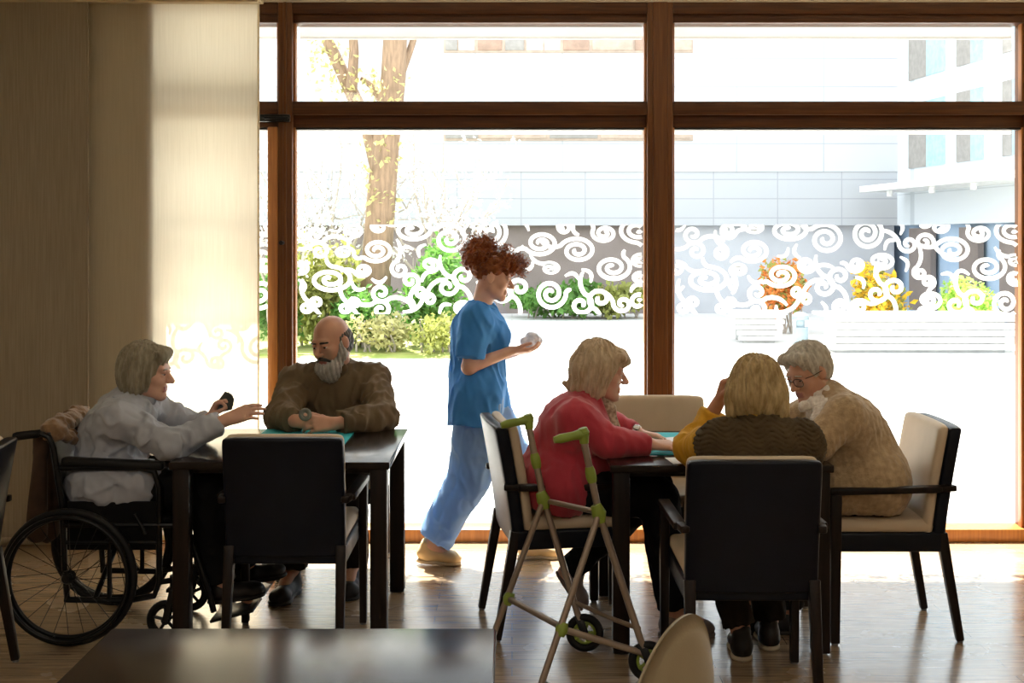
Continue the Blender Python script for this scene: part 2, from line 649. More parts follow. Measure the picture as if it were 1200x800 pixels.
def swirl_film(x0, x1, parent, seed):
    """One sheet of cut white film: spirals, hooks and waves packed side by side along the glass at eye height."""
    r = random.Random(seed)
    V, F = [], []
    zt, zb = 1.698, 1.215
    discs = []
    for rad, tries in ((0.100, 50), (0.082, 160), (0.066, 500), (0.050, 1200), (0.034, 1500)):
        for _ in range(tries):
            R_ = rad * r.uniform(0.9, 1.1)
            x, z = r.uniform(x0, x1), r.uniform(zb + R_ * 0.6, zt - R_ * 0.15)
            if all(math.hypot((x - a) * 0.88, z - b) > (R_ + c) * 0.96 for a, b, c in discs):
                discs.append((x, z, R_))
    y = 6.6930
    for x, z, R_ in discs:
        y -= 0.000012
        cw, a0 = r.choice((-1, 1)), r.uniform(0, 6.3)
        w = 0.0205 + 0.03 * R_
        if R_ > 0.043:
            sx, sz = r.choice(((1.2, 0.85), (1.1, 0.95), (1.0, 1.0), (1.3, 0.75)))
            if R_ > 0.058 and r.random() < 0.35:          # a pair of spirals curling into one another
                d = R_ * 0.5
                ca, sa = math.cos(a0), math.sin(a0)
                ribbon(V, F, spiral(x + d * ca, z + d * sa, R_ * 0.56, 1.35, a0 + PI * 0.6, cw, 1.1, 1.0, 0.13), w, y, x0, x1, zb, zt)
                y -= 0.000012
                ribbon(V, F, spiral(x - d * ca, z - d * sa, R_ * 0.56, 1.35, a0 + PI * 1.6, cw, 1.1, 1.0, 0.13), w, y, x0, x1, zb, zt)
            else:
                ribbon(V, F, spiral(x, z, R_ * 0.9, 1.25 + 7.5 * R_ + r.uniform(0, 0.2), a0, cw, sx, sz, r.uniform(0.03, 0.13)), w, y, x0, x1, zb, zt)
        elif R_ > 0.037:
            ribbon(V, F, spiral(x, z, R_ * 0.95, 1.15, a0, cw, 1.2, 0.9, 0.09), 0.020, y, x0, x1, zb, zt)
        else:
            ribbon(V, F, [(x + R_ * 2.4 * (t / 10 - 0.5) * math.cos(a0) - 0.8 * R_ * math.sin(a0) * math.sin(t / 10 * 3.1), z + R_ * 2.4 * (t / 10 - 0.5) * math.sin(a0) + 0.8 * R_ * math.cos(a0) * math.sin(t / 10 * 3.1)) for t in range(11)], 0.021, y, x0, x1, zb, zt)
    return add_mesh('swirl_film', V, F, M['film'], parent, False)


def bay(name, x0, x1, seed, door=False):
    """A glazed bay: its timber rails and glazing beads, an upper and a tall lower pane, and the swirl film."""
    m = MB()
    z1, z2, z3 = 2.78, 2.357, 2.22
    m.mi = 0
    m.box((x0, WY0, z1 + 0.045), (x1, WY1, ZT), 0.005)
    m.box((x0, WY0 + 0.02, z1), (x1, WY1, z1 + 0.05), 0.005)
    m.box((x0, WY0, 2.285), (x1, WY1, z2), 0.006)
    m.box((x0, WY0 + 0.035, z3), (x1, WY1, 2.29), 0.006)
    m.mi = 1
    m.box((x0, WY0 - 0.005, 0.0), (x1, WY1, 0.068), 0.005)
    for a, b in ((z2, z1), (0.068, z3)):                           # thin glazing beads
        m.box((x0, 6.655, a), (x0 + 0.012, 6.70, b), 0.002)
        m.box((x1 - 0.012, 6.655, a), (x1, 6.70, b), 0.002)
    m.mi = 2
    m.box((x0, 6.66, z3 - 0.012), (x1, 6.70, z3), 0.002)
    if door:
        m.mi = 1
        m.box((x1 - 0.055, WY0 - 0.004, 0.068), (x1, WY1, z3), 0.005)
    o = m.build(name, [M['frame_h'], M['frame_l'], M['frame_d']], local=True)
    structure(o)
    MB().box((x0, 6.695, z2), (x1, 6.703, z1), 0).build('upper_glass', M['glass'], o)
    MB().box((x0, 6.695, 0.068), (x1, 6.703, z3), 0).build('lower_glass', M['glass'], o)
    bl = MB().box((x0 + 0.01, 6.79, 2.722), (x1 - 0.01, 6.802, 2.86), 0.003).box((x0 + 0.01, 6.785, 2.716), (x1 - 0.01, 6.807, 2.728), 0.004)
    bl.build('sun_blind', M['blind'], o)
    MB().box((x0 + 0.01, 6.79, 2.195), (x1 - 0.01, 6.81, 2.24), 0.004).build('drip_rail', M['blind'], o)
    swirl_film(x0 + 0.013, x1 - (0.056 if door else 0.013), o, seed)
    return o


w1 = bay('window_1', -1.90, -1.253, 5, True)
structure(MB().box((-1.925, 6.548, 0), (-1.885, WY1, ZT), 0.005).build('trim_5', M['frame'], local=True))
bay('window_2', -1.175, 0.7235, 11)
bay('window_3', 0.862, 2.752, 11)
bay('window_4', 2.892, 3.55, 29)
# door closer under the transom of the door bay, and its small handle
mb = MB().box((-1.40, WY0 - 0.03, 2.245), (-1.185, WY0 + 0.002, 2.285), 0.006).box((-1.32, WY0 - 0.045, 2.258), (-1.19, WY0 - 0.02, 2.272), 0.003)
mb.build('door_closer', M['steel_d'], w1)
MB().lathe([(0.0, 0), (0.011, 0.0), (0.011, 0.006), (0.006, 0.012), (0.006, 0.03), (0.012, 0.035), (0.012, 0.045), (0, 0.048)], (-1.225, WY0 - 0.012, 1.60), (0, -1, 0), 16).build('latch_knob', M['steel_d'], w1)


# ------------------------------------------------------------------ curtains
def curtain(name, x0, x1, y, z0, z1, material, label, amp, seed):
    r = random.Random(seed)
    ph = [(r.uniform(8, 34), r.uniform(0, 6.3), r.uniform(0.3, 1)) for _ in range(6)]
    nx, nz = 140, 24
    V, F = [], []
    for i in range(nx + 1):
        for j in range(nz + 1):
            u, v = i / nx, j / nz
            x = x0 + (x1 - x0) * u
            w = sum(a * math.sin(f * x + p + 0.4 * math.sin(2.2 * v * 3 + p)) for f, p, a in ph)
            V.append((x, y + amp * w * (0.35 + 0.65 * (1 - v)), z0 + (z1 - z0) * v))
    for i in range(nx):
        for j in range(nz):
            a = i * (nz + 1) + j
            F.append([a, a + nz + 1, a + nz + 2, a + 1])
    o = add_mesh(name, V, F, material, None, True)
    return tag(o, label, 'curtain')


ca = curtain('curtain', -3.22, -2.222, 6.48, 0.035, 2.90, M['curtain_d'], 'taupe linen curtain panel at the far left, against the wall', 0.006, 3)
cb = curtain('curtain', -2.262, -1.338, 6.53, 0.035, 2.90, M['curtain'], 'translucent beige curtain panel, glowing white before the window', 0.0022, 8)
for cur, x0, x1, y, mm in ((ca, -3.22, -2.222, 6.48, M['curtain_d']), (cb, -2.262, -1.338, 6.53, M['curtain'])):
    h = MB()
    h.tube([(x1, y, 0.04), (x1, y, 1.4), (x1, y, 2.9)], 0.0055, 8)
    h.box((x0, y - 0.005, 0.032), (x1, y + 0.005, 0.058), 0.003)
    h.build('hem', mm, cur)
rail = tag(MB().box((-3.24, 6.40, 2.872), (-1.325, 6.61, 2.935), 0.006).box((-3.24, 6.47, 2.86), (-1.33, 6.54, 2.88), 0.004).build('curtain_rail', M['valance']), 'cream curtain rail box along the top of the window wall', 'curtain rail')
# ------------------------------------------------------------------ outside
M['paving'] = mat_brick('pale terrace paving', (0.60, 0.59, 0.57), (0.57, 0.56, 0.545), (0.46, 0.45, 0.44), 0.9, 0.9, 0.012, 0.8)
M['lawn'] = mat('lawn', (0.24, 0.30, 0.06), 0.9, col2=(0.36, 0.36, 0.12), vscale=3, bump=0.5, bscale=60)
M['panel_w'] = mat_brick('white cladding', (0.46, 0.47, 0.485), (0.44, 0.45, 0.47), (0.32, 0.335, 0.36), 1.9, 0.62, 0.012, 0.6, (PI / 2, 0, 0), offset=0.0)
M['panel_g'] = mat_brick('pale grey cladding', (0.40, 0.41, 0.43), (0.385, 0.395, 0.415), (0.30, 0.31, 0.33), 1.4, 0.42, 0.012, 0.6, (PI / 2, 0, 0), offset=0.0)
M['base_b'] = mat('brown grey plinth', (0.19, 0.155, 0.14), 0.8, col2=(0.225, 0.185, 0.17), vscale=2)
M['base_g'] = mat('cool grey plinth', (0.44, 0.45, 0.48), 0.8, col2=(0.40, 0.41, 0.44), vscale=2)
M['tan_win'] = mat('tan shutter', (0.46, 0.36, 0.29), 0.7)
M['tan_win2'] = mat('rusty brown shutter', (0.36, 0.24, 0.18), 0.7)
M['grey_win'] = mat('grey blind', (0.32, 0.30, 0.28), 0.7)
M['blue_win'] = mat('sky blue window glass', (0.38, 0.62, 0.78), 0.12)
M['wing_w'] = mat_brick('white wing cladding', (0.66, 0.70, 0.74), (0.64, 0.68, 0.72), (0.50, 0.54, 0.58), 2.6, 0.5, 0.012, 0.6, (PI / 2, 0, PI / 2), offset=0.0)
M['wing_b'] = mat('blue grey wing base', (0.34, 0.46, 0.62), 0.5, col2=(0.40, 0.52, 0.66), vscale=2)
M['bark'] = mat('bark', (0.27, 0.18, 0.115), 0.95, col2=(0.17, 0.115, 0.075), vscale=9, stretch=(3, 3, 0.5), bump=0.6, bscale=30, bstretch=(3, 3, 0.5))
M['leaf1'] = mat('fresh green leaf', (0.13, 0.30, 0.055), 0.6, trans=0.4, vscale=3)
M['leaf2'] = mat('olive leaf', (0.34, 0.36, 0.09), 0.6, trans=0.4, vscale=3)
M['leaf3'] = mat('pale budding leaf', (0.50, 0.47, 0.20), 0.6, trans=0.4, vscale=3)
M['blossom'] = mat('white blossom', (0.90, 0.89, 0.87), 0.7, trans=0.4, col2=(0.86, 0.85, 0.84))
M['twig'] = mat('pale twig', (0.40, 0.35, 0.30), 0.9)
M['slat_w'] = mat('white painted slat', (0.84, 0.84, 0.83), 0.6)
M['slat_g'] = mat('grey bench gap board', (0.45, 0.45, 0.44), 0.7)
M['bollard'] = mat('blue grey metal', (0.23, 0.30, 0.34), 0.5, 0.2)
M['orange'] = mat('orange flower', (0.80, 0.27, 0.06), 0.7, trans=0.3)
M['yellow'] = mat('yellow flower', (0.95, 0.60, 0.04), 0.7, trans=0.3)
M['lime'] = mat('lime leaf', (0.46, 0.70, 0.12), 0.6, trans=0.3)
M['concrete'] = mat('pale planter concrete', (0.70, 0.69, 0.67), 0.8)

structure(MB().box((-40, 6.86, -0.14), (40, 60, -0.02), 0).build('ground', M['paving'], local=True))
lw = tag(add_mesh('lawn', [(-9, 17.0, -0.02), (-0.3, 17.0, -0.02), (-0.3, 25.5, -0.02), (-9, 25.5, -0.02), (-9, 17.0, 0.015), (-0.5, 17.3, 0.015), (-0.5, 25.3, 0.015), (-9, 25.3, 0.015)],
                  [[0, 1, 5, 4], [1, 2, 6, 5], [2, 3, 7, 6], [3, 0, 4, 7], [4, 5, 6, 7]], M['lawn'], None, False), 'strip of yellowish lawn in front of the green shrubs outside', 'lawn', kind='stuff')

# the building opposite: flat facade of cladding panels, brown plinth, window bands
BY = 27.0
bs = F_PX / BY
def bx(px): return (px - 600) / bs
def bz(py): return CAM_H - (py - HZ) / bs
b = empty('building', (3.0, BY, -0.02), 'long white panelled building facing the window across the terrace', 'building')
MB().box((-24, BY, bz(201)), (bx(1052), BY + 8, 13.0), 0).build('upper_facade', M['panel_w'], b)
MB().box((-24, BY + 0.02, bz(264)), (bx(1052), BY + 8, bz(201)), 0).build('grey_panel_band', M['panel_g'], b)
MB().box((-24, BY + 0.25, -0.02), (bx(790), BY + 8, bz(264)), 0).build('brown_plinth', M['base_b'], b)
MB().box((bx(790), BY + 0.25, -0.02), (bx(1052), BY + 8, bz(264)), 0).build('grey_plinth', M['base_g'], b)
def band(y0, y1, x0, x1, cells):
    w = MB()
    w.mi = 0
    w.box((bx(x0), BY - 0.03, bz(y1)), (bx(x1), BY + 0.06, bz(y0)), 0.01)
    for c0, c1, k in cells:
        w.mi = k
        w.box((bx(c0), BY - 0.06, bz(y1) + 0.05), (bx(c1), BY - 0.01, bz(y0) - 0.03), 0.01)
    w.build('window_band', [M['tan_win'], M['tan_win2'], M['slat_w'], M['grey_win']], b)
band(42, 62, 520, 812, ((522, 536, 3), (538, 556, 2), (560, 588, 1), (592, 614, 3), (617, 636, 2), (638, 656, 2), (660, 690, 1), (694, 742, 0), (744, 757, 1), (762, 786, 3), (788, 810, 0)))
band(134, 165, 520, 812, ((522, 560, 3), (564, 640, 0), (644, 700, 3), (704, 760, 0), (764, 808, 0)))

# its wing on the right, coming towards the terrace
wg = empty('building_wing', (10.5, 22.0, -0.02), 'white wing of the opposite building with tall blue windows at the right', 'building')
cx0, cy0 = bx(1052), BY
dxw = 0.115
def wx(Y): return cx0 + dxw * (cy0 - Y)
def quadbox(y0, y1, z0, z1, dep, name, m, off=0.0):
    """A slab of the wing's face between depths y0 and y1."""
    V = []
    for y in (y0, y1):
        for o_ in (-off, dep):
            for z in (z0, z1):
                V.append((wx(y) + o_, y + dxw * o_, z))
    F = [[0, 1, 5, 4], [2, 6, 7, 3], [0, 2, 3, 1], [4, 5, 7, 6], [1, 3, 7, 5], [0, 4, 6, 2]]
    return V, F
def wall_piece(name, m, y0, y1, z0, z1, dep=3.0, off=0.0, mb_=None):
    V, F = quadbox(y0, y1, z0, z1, dep, name, m, off)
    if mb_ is not None:
        mb_.raw(V, F)
        return None
    return add_mesh(name, V, F, m, wg, False)
wall_piece('wing_wall', M['wing_w'], 14.0, BY + 2, bz(264), 13.0)
wall_piece('wing_base', M['wing_b'], 14.0, BY + 2, -0.02, bz(264), 3.0, -0.3)
def ypx(px):
    """Depth at which photo column px meets the wing's face."""
    k = (px - 600) / F_PX
    return (cx0 + dxw * cy0) / (k + dxw)
def wzz(py, Y): return CAM_H - (py - HZ) * Y / F_PX
for zb_, zt_ in ((3.12, 4.48), (4.99, 6.40)):
    for (pa, pm, pb) in ((1066, 1087, 1108), (1122, 1139, 1153), (1176, 1188, 1202)):
        f = MB()
        wall_piece('', None, ypx(pa) , ypx(pm), zb_, zt_, 0.1, 0.03, f)
        o = f.build('window', M['grey_win'], wg)
        f = MB()
        wall_piece('', None, ypx(pm), ypx(pb), zb_, zt_, 0.1, 0.03, f)
        f.build('pane', M['blue_win'], o)
for (pa, pb) in ((1060, 1085), (1118, 1140), (1165, 1200)):
    f = MB()
    wall_piece('', None, ypx(pa), ypx(pb), 0.1, 1.85, 0.1, -0.22, f)
    f.build('ground_window', M['base_b'], wg)
f = MB()
V, F = quadbox(ypx(1060), 15.0, 2.62, 2.75, 0.1, '', None, 1.0)
f.raw(V, F)
for px in (1085, 1138, 1190):
    y = ypx(px)
    f.tube([(wx(y) - 0.75, y, 2.62), (wx(y) - 0.75, y, 2.50)], 0.06, 10)
f.build('canopy', M['slat_w'], wg)


# ------------------------------------------------------------------ plants
def leaf_cloud(blobs, n, size, seed, flat=0.0):
    """n small folded leaves scattered in and on ellipsoids (centre, radii)."""
    r = np.random.RandomState(seed)
    V, F = [], []
    wts = np.array([b_[1][0] * b_[1][1] * b_[1][2] for b_ in blobs]) ** 0.66
    ch = r.choice(len(blobs), n, p=wts / wts.sum())
    for i in range(n):
        c, rad = blobs[ch[i]]
        d = r.normal(size=3)
        d /= np.linalg.norm(d)
        p = np.array(c) + np.array(rad) * d * (r.rand() ** 0.35)
        if p[2] < 0.02:
            continue
        a = nrmv(r.normal(size=3))
        u = nrmv(np.cross(a, r.normal(size=3)))
        w = np.cross(a, u)
        s = size * r.uniform(0.6, 1.3)
        k = len(V)
        V += [p, p + u * s * 0.5 + w * s * 0.3 + a * s * 0.12, p + u * s, p + u * s * 0.5 - w * s * 0.3 + a * s * 0.12]
        F += [[k, k + 1, k + 2], [k, k + 2, k + 3]]
    return np.array(V), F


def branch_mb(pts, r0, r1, mbx, seg=10):
    n = len(pts)
    mbx.tube(pts, [r0 + (r1 - r0) * i / (n - 1) for i in range(n)], seg)


def pY(px, py, Y):
    s = F_PX / Y
    return at(px, py, s)


def wiggle(a, b, n, amp, r):
    a, b = np.array(a), np.array(b)
    return [a + (b - a) * i / n + r.normal(size=3) * amp * (0 < i < n) for i in range(n + 1)]


# old tree: leaning trunk that forks, yellow-green leaves clinging to it
TY = 19.0
rr = np.random.RandomState(4)
tree = empty('tree', (pY(446, 405, TY)[0], TY, -0.02), 'thick leaning brown tree trunk outside, forked near the top of the left window', 'tree')
m = MB()
branch_mb([(pY(434, 405, TY)[0], TY, -0.05), pY(440, 330, TY), pY(447, 230, TY), pY(453, 160, TY), pY(461, 90, TY), pY(464, 20, TY), pY(466, -80, TY), pY(470, -160, TY)], 0.25, 0.15, m, 16)
m.build('trunk', M['bark'], tree)
for pts, r0, r1 in (([(448, 215), (432, 150), (408, 100), (385, 50), (366, -10), (350, -80)], 0.14, 0.06), ([(412, 105), (415, 60), (411, 0), (408, -60)], 0.09, 0.05),
                    ([(455, 130), (436, 100), (424, 92)], 0.08, 0.04), ([(458, 120), (480, 60), (500, 0), (520, -60)], 0.07, 0.03)):
    m = MB()
    branch_mb([pY(x, y, TY + 0.1 * i) for i, (x, y) in enumerate(pts)], r0, r1, m)
    m.build('branch', M['bark'], tree)
V, Fc = leaf_cloud([(pY(448, 200, TY - .2), (0.35, 0.35, 1.0)), (pY(392, 85, TY), (0.4, 0.3, 0.75)), (pY(425, 98, TY), (0.4, 0.3, 0.3)), (pY(455, 110, TY - .2), (0.3, 0.3, 0.5)), (pY(385, 50, TY), (0.35, 0.3, 0.5))], 420, 0.11, 3)
add_mesh('foliage', V, Fc, M['leaf3'], tree, False)

# blossoming shrubs of thin twigs either side of the trunk
def blossom(px, py, Y, spread, n, label, seed, group='white blossoming trees'):
    r = np.random.RandomState(seed)
    base = pY(px, 398, Y)
    base[2] = -0.02
    t = empty('blossom_tree', base, label, 'tree', group)
    m = MB()
    tips = []
    branch_mb(wiggle(base, base + [0, 0, 1.1], 4, 0.03, r), 0.055, 0.04, m, 7)
    for i in range(n):
        a = base + np.array([0, 0, r.uniform(0.7, 1.1)])
        b_ = a + np.array([r.uniform(-1, 1) * spread, r.uniform(-.5, .5), r.uniform(0.5, 1.0) * spread * 1.5 + 0.3])
        p = wiggle(a, b_, 5, 0.05, r)
        branch_mb(p, 0.028, 0.008, m, 5)
        for k in range(3):
            j = r.randint(2, 6)
            e = p[min(j, 5)] + np.array([r.uniform(-.7, .7), r.uniform(-.3, .3), r.uniform(-0.1, .7)])
            branch_mb(wiggle(p[min(j, 5)], e, 3, 0.03, r), 0.012, 0.005, m, 4)
            tips += [p[min(j, 5)], e, (e + p[min(j, 5)]) / 2]
    m.build('twigs', M['twig'], t)
    V, Fc = leaf_cloud([(p, (0.2, 0.2, 0.2)) for p in tips], len(tips) * 16, 0.075, seed + 1)
    add_mesh('petals', V, Fc, M['blossom'], t, False)
blossom(510, 250, 20.5, 1.5, 12, 'white blossoming tree outside just right of the thick brown trunk', 21)
blossom(392, 250, 21.5, 1.5, 11, 'white blossoming tree outside between the door post and the thick trunk', 33)
blossom(318, 230, 17.5, 1.1, 8, 'white blossoming tree seen through the narrow pane beside the curtain', 47)

def bush(px0, px1, ptop, pbase, Y, label, m, n, seed, name='shrub', size=0.13, group=None, blos=None):
    s = F_PX / Y
    a, b_ = at(px0, pbase, s), at(px1, ptop, s)
    cxx, w, hgt = (a[0] + b_[0]) / 2, b_[0] - a[0], b_[2]
    o = empty(name, (cxx, Y, -0.02), label, 'shrub', group)
    r = np.random.RandomState(seed)
    bl = []
    for i in range(9):
        bl.append(((cxx + r.uniform(-.33, .33) * w, Y + r.uniform(-.35, .35), hgt * r.uniform(0.3, 0.72)), (w * 0.24, 0.45, hgt * 0.3)))
    V, Fc = leaf_cloud(bl, n, size, seed)
    add_mesh('foliage', V, Fc, m, o, False)
    st = MB()
    for i in range(7):
        x = cxx + r.uniform(-.3, .3) * w
        branch_mb(wiggle((x, Y, -0.02), (x + r.uniform(-.2, .2), Y + r.uniform(-.2, .2), hgt * 0.75), 4, 0.03, r), 0.02, 0.008, st, 5)
    st.build('stems', M['twig'], o)
    if blos:
        V, Fc = leaf_cloud([(c, (x[0], x[1], x[2])) for c, x in bl], blos[1], 0.13, seed + 5)
        add_mesh('flowers', V, Fc, blos[0], o, False)
    return o
bush(335, 420, 262, 398, 18.6, 'olive and green shrub outside at the foot of the door post', M['leaf2'], 2000, 1)
bush(290, 350, 292, 398, 18.0, 'green shrub seen in the narrow pane beside the curtain', M['leaf1'], 1300, 12)
bush(385, 470, 318, 398, 18.3, 'low green shrub in front of the thick tree trunk', M['leaf1'], 1700, 2)
bush(470, 556, 268, 398, 18.8, 'tall bright green shrub outside behind the walking nurse', M['leaf1'], 2600, 3)
bush(400, 480, 362, 402, 17.6, 'low pale scrubby plant on the lawn left of the nurse', M['leaf3'], 700, 6, size=0.1)
bush(480, 545, 364, 402, 17.6, 'low grey-green scrubby plant on the lawn right behind the nurse', M['leaf2'], 600, 8, size=0.1)
hd = bush(596, 700, 328, 362, 25.6, 'low clipped green hedge along the brown plinth, its left half', M['leaf1'], 1500, 4, 'hedge', 0.16)
bush(690, 762, 330, 362, 25.6, 'low clipped green hedge along the brown plinth, its right half', M['leaf2'], 1100, 5, 'hedge', 0.16)
bush(893, 952, 300, 364, 21.5, 'orange flowering shrub behind the bollard', M['leaf2'], 500, 14, 'flowering_shrub', 0.12, None, (M['orange'], 800))
bush(1000, 1062, 306, 364, 21.5, 'yellow flowering shrub behind the long white bench', M['leaf2'], 500, 15, 'flowering_shrub', 0.12, None, (M['yellow'], 1000))
bush(1098, 1165, 312, 364, 20.0, 'lime green shrub behind the right end of the long white bench', M['lime'], 1200, 16, 'flowering_shrub', 0.12)

# long slatted bench, a shorter one, planters and the bollard
def bench(px0, px1, ptop, pbase, Y, label):
    s = F_PX / Y
    x0, x1 = (px0 - 600) / s, (px1 - 600) / s
    zt = CAM_H - (ptop - HZ) / s
    o = empty('slatted_bench', ((x0 + x1) / 2, Y, -0.02), label, 'bench', 'slatted benches on the terrace')
    MB().box((x0 + 0.08, Y + 0.05, -0.02), (x1 - 0.08, Y + 0.75, zt - 0.04), 0.01).build('base', M['slat_g'], o)
    n = 5
    for k in range(n):
        z0 = 0.0 + (zt - 0.03) * k / n
        MB().box((x0 - 0.02 * k, Y - 0.02 * 0, z0 + 0.022), (x1 + 0.02 * k, Y + 0.06, z0 + (zt - 0.03) / n), 0.006).build('slat', M['slat_w'], o)
    MB().box((x0 - 0.1, Y - 0.03, zt - 0.04), (x1 + 0.1, Y + 0.8, zt), 0.01).build('seat', M['slat_w'], o)
bench(975, 1186, 368, 398, 17.8, 'long white slatted bench on the terrace at the right')
bench(866, 915, 366, 388, 19.5, 'short white slatted bench on the terrace left of the bollard')
bo = empty('bollard', (*at(938, 396, F_PX / 18.0)[:2], -0.02), 'blue-grey bollard light standing on the terrace left of the long bench', 'bollard')
x_, y_ = at(938, 396, F_PX / 18.0)[:2]
MB().lathe([(0, 0), (0.13, 0), (0.13, 0.03), (0.11, 0.04), (0.11, 0.36), (0.0, 0.36)], (x_, y_, -0.02), seg=16).build('post', M['bollard'], bo)
MB().lathe([(0, 0), (0.06, 0), (0.06, 0.09), (0.12, 0.11), (0.12, 0.17), (0.07, 0.21), (0, 0.22)], (x_, y_, 0.34), seg=16).build('lamp_head', M['bollard'], bo)
# ------------------------------------------------------------------ furniture
M['navy'] = mat('navy leatherette', (0.0045, 0.0065, 0.013), 0.36, col2=(0.0035, 0.005, 0.010), vscale=12, bump=0.12, bscale=260, spec=0.22)
M['finback'] = mat('beige tub chair leatherette', (0.33, 0.265, 0.165), 0.5, col2=(0.30, 0.24, 0.15), vscale=6, bump=0.08, bscale=220)
M['cream'] = mat('cream upholstery', (0.60, 0.48, 0.345), 0.55, col2=(0.56, 0.445, 0.315), vscale=10, bump=0.08, bscale=220)
M['espresso'] = mat('espresso stained beech', (0.009, 0.0055, 0.0045), 0.38, col2=(0.018, 0.010, 0.007), vscale=7, stretch=(6, 6, 0.8), spec=0.2)
M['tabletop'] = mat('dark wenge table top', (0.012, 0.008, 0.007), 0.17, col2=(0.020, 0.013, 0.011), vscale=5, stretch=(1.2, 16, 1), spec=0.26)
M['alu'] = mat('champagne anodised tube', (0.36, 0.285, 0.225), 0.42, 0.6, col2=(0.32, 0.25, 0.20))
M['green_p'] = mat('olive green plastic', (0.26, 0.34, 0.05), 0.45, col2=(0.22, 0.30, 0.04))
M['rubber'] = mat('black rubber', (0.007, 0.007, 0.0075), 0.55, spec=0.3)
M['grey_rub'] = mat('grey rubber', (0.35, 0.34, 0.32), 0.7)
M['black_m'] = mat('black painted steel', (0.005, 0.005, 0.0055), 0.35, spec=0.3)
M['black_f'] = mat('black nylon', (0.0045, 0.0045, 0.005), 0.75, bump=0.1, bscale=300, spec=0.15)
M['greynyl'] = mat('dark grey nylon', (0.06, 0.063, 0.075), 0.6, bump=0.1, bscale=200)
M['chrome'] = mat('worn chrome', (0.55, 0.55, 0.56), 0.25, 0.95)
M['teal'] = mat('teal felt mat', (0.005, 0.42, 0.46), 0.7, col2=(0.005, 0.38, 0.43))
M['paper'] = mat('white paper', (0.85, 0.85, 0.85), 0.7, col2=(0.82, 0.82, 0.82))
M['glide'] = mat('grey felt glide', (0.2, 0.19, 0.18), 0.9)

CHAIRS = 'armchairs around the two card tables'


def make_chair():
    """Armchair facing +y: navy shell, cream pads, dark tapered legs and flat arms."""
    t = empty('armchair', (0, 0, 0))
    n = 12
    # back shell and pad as curved slabs leaning backwards
    def slab(w, y_off, th, z0, z1, name, m, lean=0.075, r=0.02):
        V, F = [], []
        nx = 9
        for side in (0, 1):
            for j in range(n + 1):
                v = j / n
                z = z0 + (z1 - z0) * v
                yy = -0.205 - lean * (max(0.0, z - 0.40) / 0.48) ** 1.25 + y_off + (th if side else 0)
                for i in range(nx + 1):
                    u = i / nx * 2 - 1
                    cr = 0.0
                    if v > 0.95:
                        cr = (v - 0.95) * 0.05
                    V.append((u * (w / 2 - cr), yy + 0.012 * u * u, z - (0.005 * abs(u) ** 8 if v > 0.99 else 0)))
        def ix(s, j, i): return s * (n + 1) * (nx + 1) + j * (nx + 1) + i
        for j in range(n):
            for i in range(nx):
                F.append([ix(0, j, i), ix(0, j, i + 1), ix(0, j + 1, i + 1), ix(0, j + 1, i)])
                F.append([ix(1, j, i), ix(1, j + 1, i), ix(1, j + 1, i + 1), ix(1, j, i + 1)])
        for j in range(n):
            F.append([ix(0, j, 0), ix(0, j + 1, 0), ix(1, j + 1, 0), ix(1, j, 0)])
            F.append([ix(0, j, nx), ix(1, j, nx), ix(1, j + 1, nx), ix(0, j + 1, nx)])
        for i in range(nx):
            F.append([ix(0, 0, i), ix(1, 0, i), ix(1, 0, i + 1), ix(0, 0, i + 1)])
            F.append([ix(0, n, i), ix(0, n, i + 1), ix(1, n, i + 1), ix(1, n, i)])
        o = add_mesh(name, V, F, m, t, True, None)
        bv = o.modifiers.new('round', 'BEVEL')
        bv.width = r
        bv.segments = 3
        bv.limit_method = 'ANGLE'
        return o
    slab(0.462, -0.028, 0.05, 0.395, 0.866, 'back_shell', M['navy'], r=0.012)
    slab(0.456, 0.023, 0.042, 0.43, 0.872, 'back_pad', M['cream'], r=0.018)
    MB().box((-0.235, -0.215, 0.365), (0.235, 0.25, 0.445), 0.012, 3).build('seat_frame', M['navy'], t)
    MB().box((-0.23, -0.18, 0.436), (0.23, 0.262, 0.492), 0.026, 4).build('seat_cushion', M['cream'], t)
    for sx in (-1, 1):
        x = sx * 0.248
        m = MB()
        m.obox((x, 0.222, 0.60), (x, 0.226, 0.008), 0.036, 0.044, (0, 1, 0), 0.004, 0.82)
        lf = m.build('leg', M['espresso'], t)
        MB().lathe([(0, 0), (0.013, 0), (0.013, 0.009), (0, 0.009)], (x, 0.226, 0.0), seg=12).build('foot_glide', M['glide'], lf)
        m = MB()
        m.obox((sx * 0.215, -0.21, 0.44), (sx * 0.218, -0.285, 0.008), 0.04, 0.042, (0, 1, 0), 0.004, 0.72)
        lf = m.build('leg', M['espresso'], t)
        MB().lathe([(0, 0), (0.012, 0), (0.012, 0.009), (0, 0.009)], (sx * 0.218, -0.285, 0.0), seg=12).build('foot_glide', M['glide'], lf)
        m = MB()
        m.obox((x, 0.25, 0.612), (sx * 0.246, -0.20, 0.622), 0.046, 0.026, (0, 0, 1), 0.006)
        m.obox((sx * 0.246, -0.18, 0.622), (sx * 0.235, -0.262, 0.624), 0.03, 0.026, (0, 0, 1), 0.006)
        m.build('armrest', M['espresso'], t)
    return t


